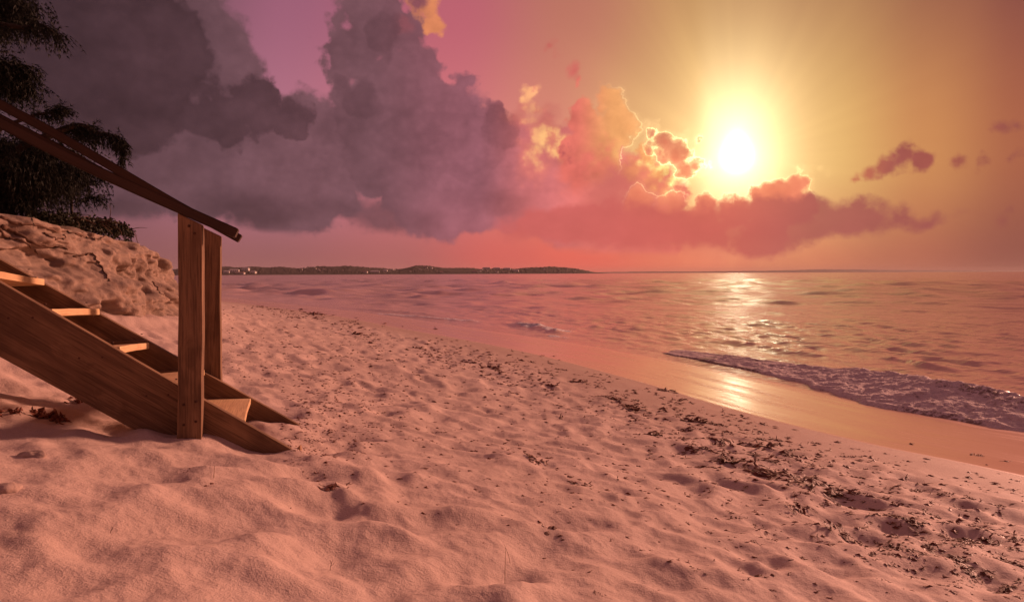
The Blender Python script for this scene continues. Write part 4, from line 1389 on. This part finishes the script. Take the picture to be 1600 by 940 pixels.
BIG = [
    (1150, 700, 60, 'large brown seaweed tangle in the thickest part of the wrack line, topmost of the heap'),
    (1188, 706, 58, 'broad seaweed tangle trailing right from the thickest part of the wrack line'),
    (1132, 722, 52, 'dense dark seaweed tangle at the lower left of the thickest heap'),
    (1165, 726, 50, 'seaweed tangle under the middle of the thickest heap'),
    (1208, 748, 56, 'dark seaweed clump below the thickest heap, rightmost of its foot'),
    (1105, 735, 40, 'seaweed clump at the left foot of the thickest heap'),
    (1245, 752, 48, 'seaweed trail leading from the thick heap down to the pointed dark clump'),
    (1285, 768, 46, 'pointed dark seaweed clump with a tail in the hollow right of the thick heap'),
    (1318, 775, 40, 'flat seaweed strip just right of the pointed dark clump'),
    (1365, 795, 46, 'seaweed clump in the middle right of the sand below the wet strip'),
    (1245, 800, 44, 'seaweed clump on the crest left of the middle right clump'),
    (1310, 832, 46, 'bowl shaped seaweed tangle lying in a footprint on the right'),
    (1430, 828, 34, 'narrow dark seaweed clump upper left of the right edge group'),
    (1495, 820, 36, 'small dark seaweed mound nearest the wet strip at the right'),
    (1515, 842, 52, 'long seaweed tangle at the right edge, upper of the two long ones'),
    (1545, 848, 44, 'seaweed tangle touching the long one at the right edge'),
    (1402, 860, 38, 'seaweed patch right of centre in the lower right sand'),
    (1430, 868, 30, 'ragged seaweed patch beside the lower right centre patch'),
    (1362, 866, 26, 'round dark seaweed clump left of the lower right patches'),
    (1505, 880, 46, 'seaweed tangle low at the right, above the bottom right pair'),
    (1570, 880, 40, 'spiky seaweed tangle reaching up at the far right edge'),
    (1520, 895, 40, 'flat dark seaweed mat second from the bottom right corner'),
    (1575, 910, 46, 'seaweed mat nearest the bottom right corner'),
    (1400, 880, 26, 'small seaweed clump below the ragged patch'),
    (1040, 610, 30, 'seaweed strip on the smooth sand near the wet edge in the middle distance'),
    (1085, 660, 44, 'seaweed tangle up the beach from the thick heap'),
    (1025, 685, 34, 'seaweed tangle left of the thick heap with sand between'),
    (990, 640, 36, 'long seaweed smear in the middle of the wrack line'),
    (960, 628, 30, 'seaweed smear next up the wrack line from the long one'),
    (905, 598, 26, 'seaweed clump where the wrack line thins out'),
    (770, 577, 32, 'seaweed smear standing alone in the middle of the beach'),
    (730, 566, 24, 'seaweed smear just up the beach from the lone one'),
    (862, 606, 22, 'small seaweed smear between the lone one and the wrack line'),
    (560, 524, 26, 'far seaweed smear on the curving upper wrack line'),
    (526, 508, 24, 'farther seaweed smear nearer the water on the curving wrack line'),
    (495, 492, 20, 'farthest thick seaweed smear below the wet sand'),
    (650, 543, 22, 'seaweed smear between the far curve and the lone one'),
    (858, 836, 20, 'round seaweed tuft in the lower middle foreground'),
    (524, 770, 18, 'single black seaweed lump on bare sand right of the stairs foot'),
    (292, 746, 13, 'small black seaweed crumb below the near post'),
    (328, 772, 14, 'black seaweed scrap lying below the small crumb'),
    (835, 727, 20, 'seaweed tuft in the middle foreground above the round tuft'),
    (905, 760, 18, 'seaweed sprig right of the middle foreground tuft'),
    (936, 930, 12, 'dark seaweed speck at the bottom edge near the centre'),
    (1188, 898, 18, 'seaweed crumb low in the sand under the bowl shaped tangle'),
    (480, 690, 16, 'dark seaweed crumb beside the end of the near stringer'),
    (1352, 845, 20, 'curled seaweed scrap right of the bowl shaped tangle'),
    (1290, 845, 18, 'seaweed scrap tucked under the bowl shaped tangle'),
]
for (px, py, w, lab) in BIG:
    put_weed(px, py, w * (1 if w >= 22 else 1.45), 't' if w >= 22 else rw_.choice('lt'), lab, 'seaweed tangles washed up on the beach', name='seaweed_clump', flat=0.5)
for (px, py, w, lab) in [(20, 648, 26, 'black seaweed lump in the shade nearest the left picture edge'),
                         (68, 650, 40, 'black seaweed heap in the shade beneath the near stringer'),
                         (92, 654, 24, 'black seaweed lump at the right end of the shaded heap'),
                         (122, 626, 30, 'dark seaweed lying against the lower edge of the near stringer')]:
    put_weed(px, py, w, 't', lab, 'seaweed in the shade by the stairs', name='seaweed_clump', flat=1.3)
    put_weed(px + 5, py + 1, w * 0.8, 'l', 'crumpled core of the ' + lab, 'seaweed in the shade by the stairs', name='seaweed_clump', flat=1.5)

# mid-sized fronds and scraps, each an object, named after the big clump they lie by
SHORT = {1150: 'topmost tangle of the thick heap', 1188: 'right trailing tangle of the thick heap', 1132: 'lower left tangle of the thick heap', 1165: 'lowest tangle of the thick heap',
         1208: 'clump at the foot of the thick heap', 1105: 'clump at the left foot of the heap', 1245: 'trail below the thick heap', 1285: 'pointed dark clump', 1318: 'flat strip by the pointed clump',
         1365: 'middle right clump', 1310: 'bowl shaped tangle', 1430: 'narrow right hand clump', 1495: 'small right hand mound', 1515: 'long right edge tangle', 1402: 'lower right centre patch',
         1362: 'round clump lower right', 1505: 'low right tangle', 1570: 'spiky far right tangle', 1520: 'flat mat bottom right', 1575: 'mat in the bottom right corner', 1040: 'strip by the wet edge',
         1085: 'tangle above the thick heap', 1025: 'tangle left of the thick heap', 990: 'long smear of the wrack line', 905: 'clump where the wrack thins', 770: 'lone smear in mid beach',
         858: 'round tuft of the foreground', 835: 'middle foreground tuft', 1188.5: 'crumb low in the sand', 650: 'smear below the far curve', 524: 'black lump right of the stairs'}
ANCH = [(px, py, SHORT[px]) for px, py, w, _ in BIG if px in SHORT]
ADIR = ['right of', 'lower right of', 'below', 'lower left of', 'left of', 'upper left of', 'above', 'upper right of']


def near_label(px, py, what):
    a = min(ANCH, key=lambda q: (q[0] - px) ** 2 + ((q[1] - py) * 1.6) ** 2)
    dx, dy = px - a[0], (py - a[1]) * 1.6
    dist = math.hypot(dx, dy)
    k = int(round(atan2(dy, dx) / (pi / 4))) % 8
    far = 'just ' if dist < 24 else ('' if dist < 55 else 'well ')
    return f'{what} {far}{ADIR[k]} the {a[2]}', f'loose seaweed about the {a[2]}'


ZONES = [   # px range, py range, count, size px, pull to the wrack line
    ((1060, 1260, 680, 745), 64, (9, 24), 0.35), ((1000, 1250, 635, 700), 56, (7, 18), 0.35), ((1230, 1430, 735, 800), 44, (8, 20), 0.4),
    ((1380, 1598, 790, 935), 60, (9, 24), 0.3), ((1080, 1400, 780, 935), 30, (8, 16), 0.0), ((860, 1060, 585, 670), 34, (6, 14), 0.4),
    ((1250, 1590, 690, 800), 30, (6, 16), 0.1), ((620, 1000, 620, 760), 56, (6, 12), 0.0), ((560, 1000, 760, 935), 16, (7, 12), 0.0), ((480, 640, 560, 720), 26, (5, 9), 0.0), ((420, 700, 480, 560), 36, (6, 14), 0.0), ((640, 900, 540, 620), 30, (6, 14), 0.0)]
for (x0, x1, y0, y1), n, (s0, s1), pull in ZONES:
    for _ in range(n):
        px = rw_.uniform(x0, x1); py = rw_.uniform(y0, y1)
        if pull:
            line = np.interp(px, [900, 1000, 1160, 1290, 1420, 1600], [606, 640, 712, 775, 845, 890])
            py = py * (1 - pull) + line * pull + rw_.gauss(0, 8)
            if vnoise(np.array(px / 26.0), np.array(py / 11.0), 800) < -0.15: py += rw_.uniform(-25, 25)
        w = s0 + (s1 - s0) * rw_.random() ** 1.7
        big_ = w > 12
        lab, grp = near_label(px, py, ('ragged seaweed frond' if w > 15 else 'small seaweed frond') if big_ else ('dark seaweed scrap' if w > 8 else 'tiny seaweed scrap'))
        put_weed(px, py, w, 't' if big_ and rw_.random() < .7 else 's', lab, grp, name='seaweed_frond' if big_ else 'seaweed_scrap', flat=0.55)

# the countless crumbs: one mesh
crV, crF = [], []
CR = [[np.array([v.co[:] for v in me.vertices]), [tuple(p.vertices) for p in me.polygons]] for me in SCRAP + TANG[:3]]


def crumb(x, y, z, size, flat=0.6):
    V, F = rw_.choice(CR[:8] if rw_.random() < .72 else CR)
    th = rw_.uniform(-0.7, 0.7); c, s = cos(th), sin(th)
    R = np.array([[c, -s, 0], [s, c, 0], [0, 0, 1]])
    W_ = (V * (size, size * rw_.uniform(.7, 1.2), size * flat)) @ R.T + (x, y, z)
    b = len(crV); crV.extend(W_.tolist()); crF.extend([tuple(i + b for i in f) for f in F])


cand = []
for _ in range(10000):
    u = rw_.random()
    if u < 0.40:                                        # along the wrack line
        px = rw_.uniform(380, 1600)
        line = np.interp(px, [380, 480, 560, 650, 770, 900, 1000, 1160, 1290, 1420, 1600], [473, 488, 518, 545, 578, 606, 640, 702, 765, 830, 885])
        sp = np.interp(px, [380, 560, 900, 1150, 1600], [3, 8, 16, 34, 38])
        py = line + rw_.gauss(0, sp * 1.3)
        if vnoise(np.array(px / 26.0), np.array(py / 11.0), 800) < -0.08: continue
        sz = rw_.uniform(1.5, np.interp(px, [380, 900, 1200, 1600], [5, 7, 10, 13]))
    elif u < 0.80:                                      # scattered over the trodden beach
        px = rw_.uniform(345, 1600); py = 470 + 460 * rw_.random() ** 1.2
        lo = np.interp(px, [345, 500, 800, 1150, 1600], [475, 500, 560, 660, 760]); 
        if py < lo: continue
        if rw_.random() < sstep(np.array((py - 640) / 300.0 - (px - 900) / 1200), 0.0, 0.9): continue
        sz = rw_.uniform(1.5, 6.0) * (1 + 0.5 * (py > 700))
    elif u < 0.92:
        px = rw_.gauss(490, 60); py = rw_.gauss(660, 45); sz = rw_.uniform(1.5, 6)
    else:
        px = rw_.uniform(345, 620); py = rw_.uniform(478, 600); sz = rw_.uniform(1, 4)
    if not (0 < px < 1610 and py < 940): continue
    cand.append((px, py, sz))
pts = np.stack(hits([c[0] for c in cand], [c[1] for c in cand]), -1)
zz, ss_, _ = ground_z(pts[:, 0], pts[:, 1])
for (a, b, sz), (x, y), z, s in zip(cand, pts, zz, ss_):
    if s < 0.25: continue
    if a < 470 and b > 600 and a < 440: continue
    crumb(x, y, z - 0.001, sz / FPX * y * 1.6)
o = mesh_obj('seaweed_crumbs', crV, crF, M['weed'])
tag(o, kind='stuff')

# ------------------------------------------------------------------ stones, stalks, twigs
def stone(px, py, wpx, lab, seed):
    r = np.random.RandomState(seed)
    bm = bmesh.new(); bmesh.ops.create_icosphere(bm, subdivisions=4, radius=0.5)
    for v in bm.verts:
        c = np.array(v.co)
        f = 1 + 0.55 * fbm(np.array([c[0] * 2.3 + seed]), np.array([c[1] * 2.3 + c[2] * 1.7]), 4, seed)[0]
        f += 0.10 * fbm(np.array([c[0] * 9 + c[2] * 5]), np.array([c[1] * 9 - c[2] * 4]), 3, seed + 7)[0]
        v.co = Vector((c[0] * f * 1.15, c[1] * f * 0.8, c[2] * f * 0.55))
        v.co.z = max(v.co.z, -0.16)
    me = bpy.data.meshes.new('stone'); bm.to_mesh(me); bm.free()
    me.polygons.foreach_set('use_smooth', np.ones(len(me.polygons), dtype=bool)); me.materials.append(M['stone'])
    x, y = hit(px, py); o = bpy.data.objects.new('stone', me); COL.objects.link(o)
    k = wpx / FPX * y; o.scale = (k, k, k); o.location = (x, y, sand_at(x, y) - 0.10 * k); o.rotation_euler = (0.1, 0.05, seed)
    tag(o, lab, 'stone')


stone(48, 716, 34, 'pale lump of sandstone on the sand in front of the near stringer', 3)
stone(8, 778, 40, 'pale lump of sandstone cut by the left edge of the picture', 4)


def stalk(px, py, hpx, lean, lab, r=0.0012, nbr=0):
    x, y = hit(px, py); z = sand_at(x, y); h = hpx / FPX * y
    V, F = [], []
    P = [Vector((0, 0, -0.01)), Vector((lean * h * 0.3, 0, h * .4)), Vector((lean * h * .7, 0, h * .75)), Vector((lean * h, 0, h))]
    tube(P, [r, r, r * .8, r * .4], 5, V, F)
    for k in range(nbr):
        a = P[1].lerp(P[3], k / max(1, nbr)); th = k * 2.2
        tube([a, a + Vector((cos(th), sin(th), .7)) * h * .22, a + Vector((cos(th), sin(th) * .6, .9)) * h * .38], [r * .7, r * .6, r * .3], 4, V, F)
    o = mesh_obj('grass_stalk' if nbr == 0 else 'twig', V, F, M['straw'] if nbr == 0 else M['root'])
    o.location = (x, y, z)
    tag(o, lab, 'stalk' if nbr == 0 else 'twig')


stalk(789, 932, 56, 0.02, 'thin dry grass stalk standing upright in the sand at the bottom centre', 0.0006)
stalk(798, 872, 30, -0.35, 'thin leaning grass stalk behind the upright one at the bottom centre', 0.0005)
stalk(334, 762, 20, 0.08, 'short dry grass stalk standing above the black scrap in the left foreground', 0.0007)
stalk(515, 880, 16, 0.30, 'thin twig sticking up from a seaweed crumb in the left middle foreground', 0.0006, 3)
stalk(172, 838, 10, 0.5, 'tiny forked twig in the dark lower left sand', 0.0006, 2)

# ------------------------------------------------------------------ far shore
def hill_strip(name, prof, d0, d1, mat, ny, seed, tree_h, x_pad=0, fade=True):
    """prof: (px, height px above the waterline) of the skyline"""
    px = np.linspace(prof[0][0], prof[-1][0], ny[0])
    h = np.interp(px, [p[0] for p in prof], [p[1] for p in prof])
    dist = np.interp(px, [prof[0][0], prof[-1][0]], [d0, d1])
    v = np.linspace(0, 1, ny[1])
    U, V = np.meshgrid(np.arange(len(px)), v, indexing='ij')
    depth = dist * 0.30
    D = dist[U] + depth[U] * V
    mid = dist[U] * 1.12
    H = h[U] * mid / FPX
    shp = np.sin(np.clip(V / 0.8, 0, 1) * pi / 2) ** 0.75 * np.where(V > 0.4, np.cos((V - 0.4) / 0.6 * pi / 2) ** 0.7, 1.0)
    X = (px[U] - 800) / FPX * D
    Z = H * shp * (1 + 0.35 * fbm(X / 90.0, D / 90.0, 3, seed)) - 1.0
    Z = Z + tree_h * (0.5 + np.abs(fbm(X / 9.0, D / 14.0, 3, seed + 5)) * 2.0) * sstep(V, 0.02, 0.08) * (1 - sstep(V, 0.8, 1.0)) * np.clip(h[U] / 4.0, 0.1, 1)
    o = mesh_obj(name, np.stack([X, D, Z], -1).reshape(-1, 3), grid_faces(len(px), len(v))[:, ::-1], mat, smooth=True)
    tag(o, kind='structure')
    return X, D, Z


isl = [(270, 10), (300, 12), (345, 13), (362, 13), (395, 14), (420, 11.5), (445, 12.5), (470, 11), (500, 12.5), (545, 14), (560, 12), (578, 9.5), (600, 10), (620, 8.5), (632, 10), (650, 13.5), (668, 12.5), (690, 10.5), (730, 9.5), (752, 8), (782, 8.5), (805, 7.5), (820, 9.5), (850, 11), (880, 10.5), (895, 8.5), (912, 4.5), (928, 2.0), (940, 0.8), (952, 0.3)]
hX, hD, hZ = hill_strip('hill', isl, 1900, 2600, M['hill'], (1100, 60), 700, 3.0)
HT = BVHTree.FromPolygons(np.stack([hX, hD, hZ], -1).reshape(-1, 3).tolist(), grid_faces(1100, 60).tolist())
far1 = [(900, 0.4), (940, 2.0), (1000, 2.6), (1080, 2.4), (1180, 3.0), (1240, 4.0), (1290, 5.2), (1340, 4.6), (1400, 3.4), (1500, 2.6), (1600, 1.8), (1680, 1.0), (1760, 0.3)]
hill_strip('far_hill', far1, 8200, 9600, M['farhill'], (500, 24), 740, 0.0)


def house(px, py, wpx, hpx, storeys, lab, grp, hip=True, seed=0):
    r = random.Random(seed)
    p = at(px, py, 1.0) - np.array((0, 0, EYE))
    hh = HT.ray_cast(Vector((0, 0, EYE)), Vector(p).normalized(), 5000)[0]
    if hh is None: return
    d = hh.y; w = wpx / FPX * d; h = hpx * 0.82 / FPX * d; dp = w * 0.6 if w < 18 else 10.0
    root = empty('house', (hh.x, hh.y - dp * 0.2, hh.z - 0.5)); root.rotation_euler = (0, 0, r.uniform(-.25, .25))
    tag(root, lab, 'house', grp)
    bm = bmesh.new(); bmesh.ops.create_cube(bm, size=1)
    for v in bm.verts: v.co = Vector((v.co.x * w, v.co.y * dp, (v.co.z + .5) * (h + 2.0) - 2.0))
    me = bpy.data.meshes.new('wall'); bm.to_mesh(me); bm.free(); me.materials.append(M['render'])
    o = bpy.data.objects.new('wall', me); COL.objects.link(o); o.parent = root
    e = 0.6; rh = min(w, dp) * 0.22
    V = [(-w / 2 - e, -dp / 2 - e, h), (w / 2 + e, -dp / 2 - e, h), (w / 2 + e, dp / 2 + e, h), (-w / 2 - e, dp / 2 + e, h), (-w / 2 + dp * .45, 0, h + rh), (w / 2 - dp * .45, 0, h + rh)]
    V += [(x, y, h + .02 - .25) for x, y, _ in V[:4]]
    F = [(0, 1, 5, 4), (1, 2, 5), (2, 3, 4, 5), (3, 0, 4), (6, 7, 1, 0), (7, 8, 2, 1), (8, 9, 3, 2), (9, 6, 0, 3), (9, 8, 7, 6)]
    mesh_obj('roof', V, F, M['roof'] if r.random() < .5 else M['render'], root)
    if wpx > 7:
        nw = max(2, int(w / 5))
        wm = bpy.data.meshes.new('window')
        wm.from_pydata([(-.7, 0, -.8), (.7, 0, -.8), (.7, 0, .8), (-.7, 0, .8), (-.7, .1, -.8), (.7, .1, -.8), (.7, .1, .8), (-.7, .1, .8)], [], [(0, 1, 2, 3), (0, 4, 5, 1), (1, 5, 6, 2), (2, 6, 7, 3), (3, 7, 4, 0)])
        wm.materials.append(M['glass'])
        for s in range(storeys):
            for i in range(nw):
                q = bpy.data.objects.new('window', wm); COL.objects.link(q); q.parent = root
                q.location = (-w / 2 + (i + .5) * w / nw, -dp / 2 - .03, h * (s + .55) / storeys)


HS = [(366, 424, 15, 3.4, 2, 'long pale building low by the water at the left end of the far shore'),
      (384, 422.5, 12, 4.5, 2, 'tallest pale building of the cluster at the left end of the far shore'),
      (354, 425.5, 9, 2.6, 1, 'low white house nearest the far post in the left cluster of the far shore'),
      (396, 426, 9, 2.4, 1, 'low white house at the right end of the left cluster on the far shore'),
      (376, 427, 14, 2.0, 1, 'white boathouse at the very waterline of the left cluster'),
      (553, 416, 6, 2.0, 1, 'single pale house high on the hill above the middle cluster'),
      (586, 425, 14, 2.4, 1, 'long low white building by the water in the middle of the far shore'),
      (570, 425.5, 9, 2.2, 1, 'low white building left of the long one in the middle of the far shore'),
      (602, 424, 7, 2.4, 1, 'pale house right of the long low one by the water'),
      (665, 419, 6, 2.0, 1, 'lone pale house on the right shoulder of the round hill'),
      (742, 425, 9, 2.0, 1, 'low pale building by the water right of the round hill'),
      (760, 420, 12, 2.4, 1, 'pale terrace on the hill, left end of the right hand village'),
      (776, 420.5, 11, 2.6, 1, 'pale terrace on the hill in the middle of the right hand village'),
      (792, 421, 12, 2.6, 1, 'pale terrace on the hill, right end of the right hand village'),
      (806, 424, 9, 2.4, 1, 'white building below the right end of the right hand village'),
      (690, 425.5, 6, 1.8, 1, 'tiny pale house by the water between the round hill and the village')]
for i, (px, py, w, h, s, lab) in enumerate(HS):
    house(px, py, w, h, s, lab, 'pale houses on the far shore', seed=i)
rh_ = random.Random(9)
SM = [(470, 520, 417, 425, 8, 'tiny pale house among the trees left of the middle cluster', 'tiny houses left of the middle'),
      (610, 720, 418, 426, 9, 'tiny pale house in the trees round the round hill', 'tiny houses round the hill'),
      (745, 925, 419, 426, 16, 'tiny pale house scattered about the right hand village', 'tiny houses about the right village')]
for x0, x1, y0, y1, n, lab, grp in SM:
    for k in range(n):
        house(rh_.uniform(x0, x1), rh_.uniform(y0, y1), rh_.uniform(2.2, 4.5), rh_.uniform(1.2, 2.0), 1, lab, grp, seed=100 + k)

# ------------------------------------------------------------------ the air between here and the far shore
def haze_box():
    x, y0, y1, z0, z1 = 14600, -14600, 14600, -6.0, 75.0
    V = [(-x, y0, z0), (x, y0, z0), (x, y1, z0), (-x, y1, z0), (-x, y0, z1), (x, y0, z1), (x, y1, z1), (-x, y1, z1)]
    F = [(0, 3, 2, 1), (4, 5, 6, 7), (0, 1, 5, 4), (1, 2, 6, 5), (2, 3, 7, 6), (3, 0, 4, 7)]
    m, T = new_mat('haze_air')
    v = T.new('ShaderNodeVolumePrincipled')
    v.inputs['Color'].default_value = (1.0, 0.86, 0.80, 1.0)
    v.inputs['Density'].default_value = 0.000045
    v.inputs['Anisotropy'].default_value = 0.0
    T.l.new(v.outputs[0], T.out.inputs['Volume'])
    o = mesh_obj('haze', V, F, m)
    tag(o, kind='stuff')


haze_box()
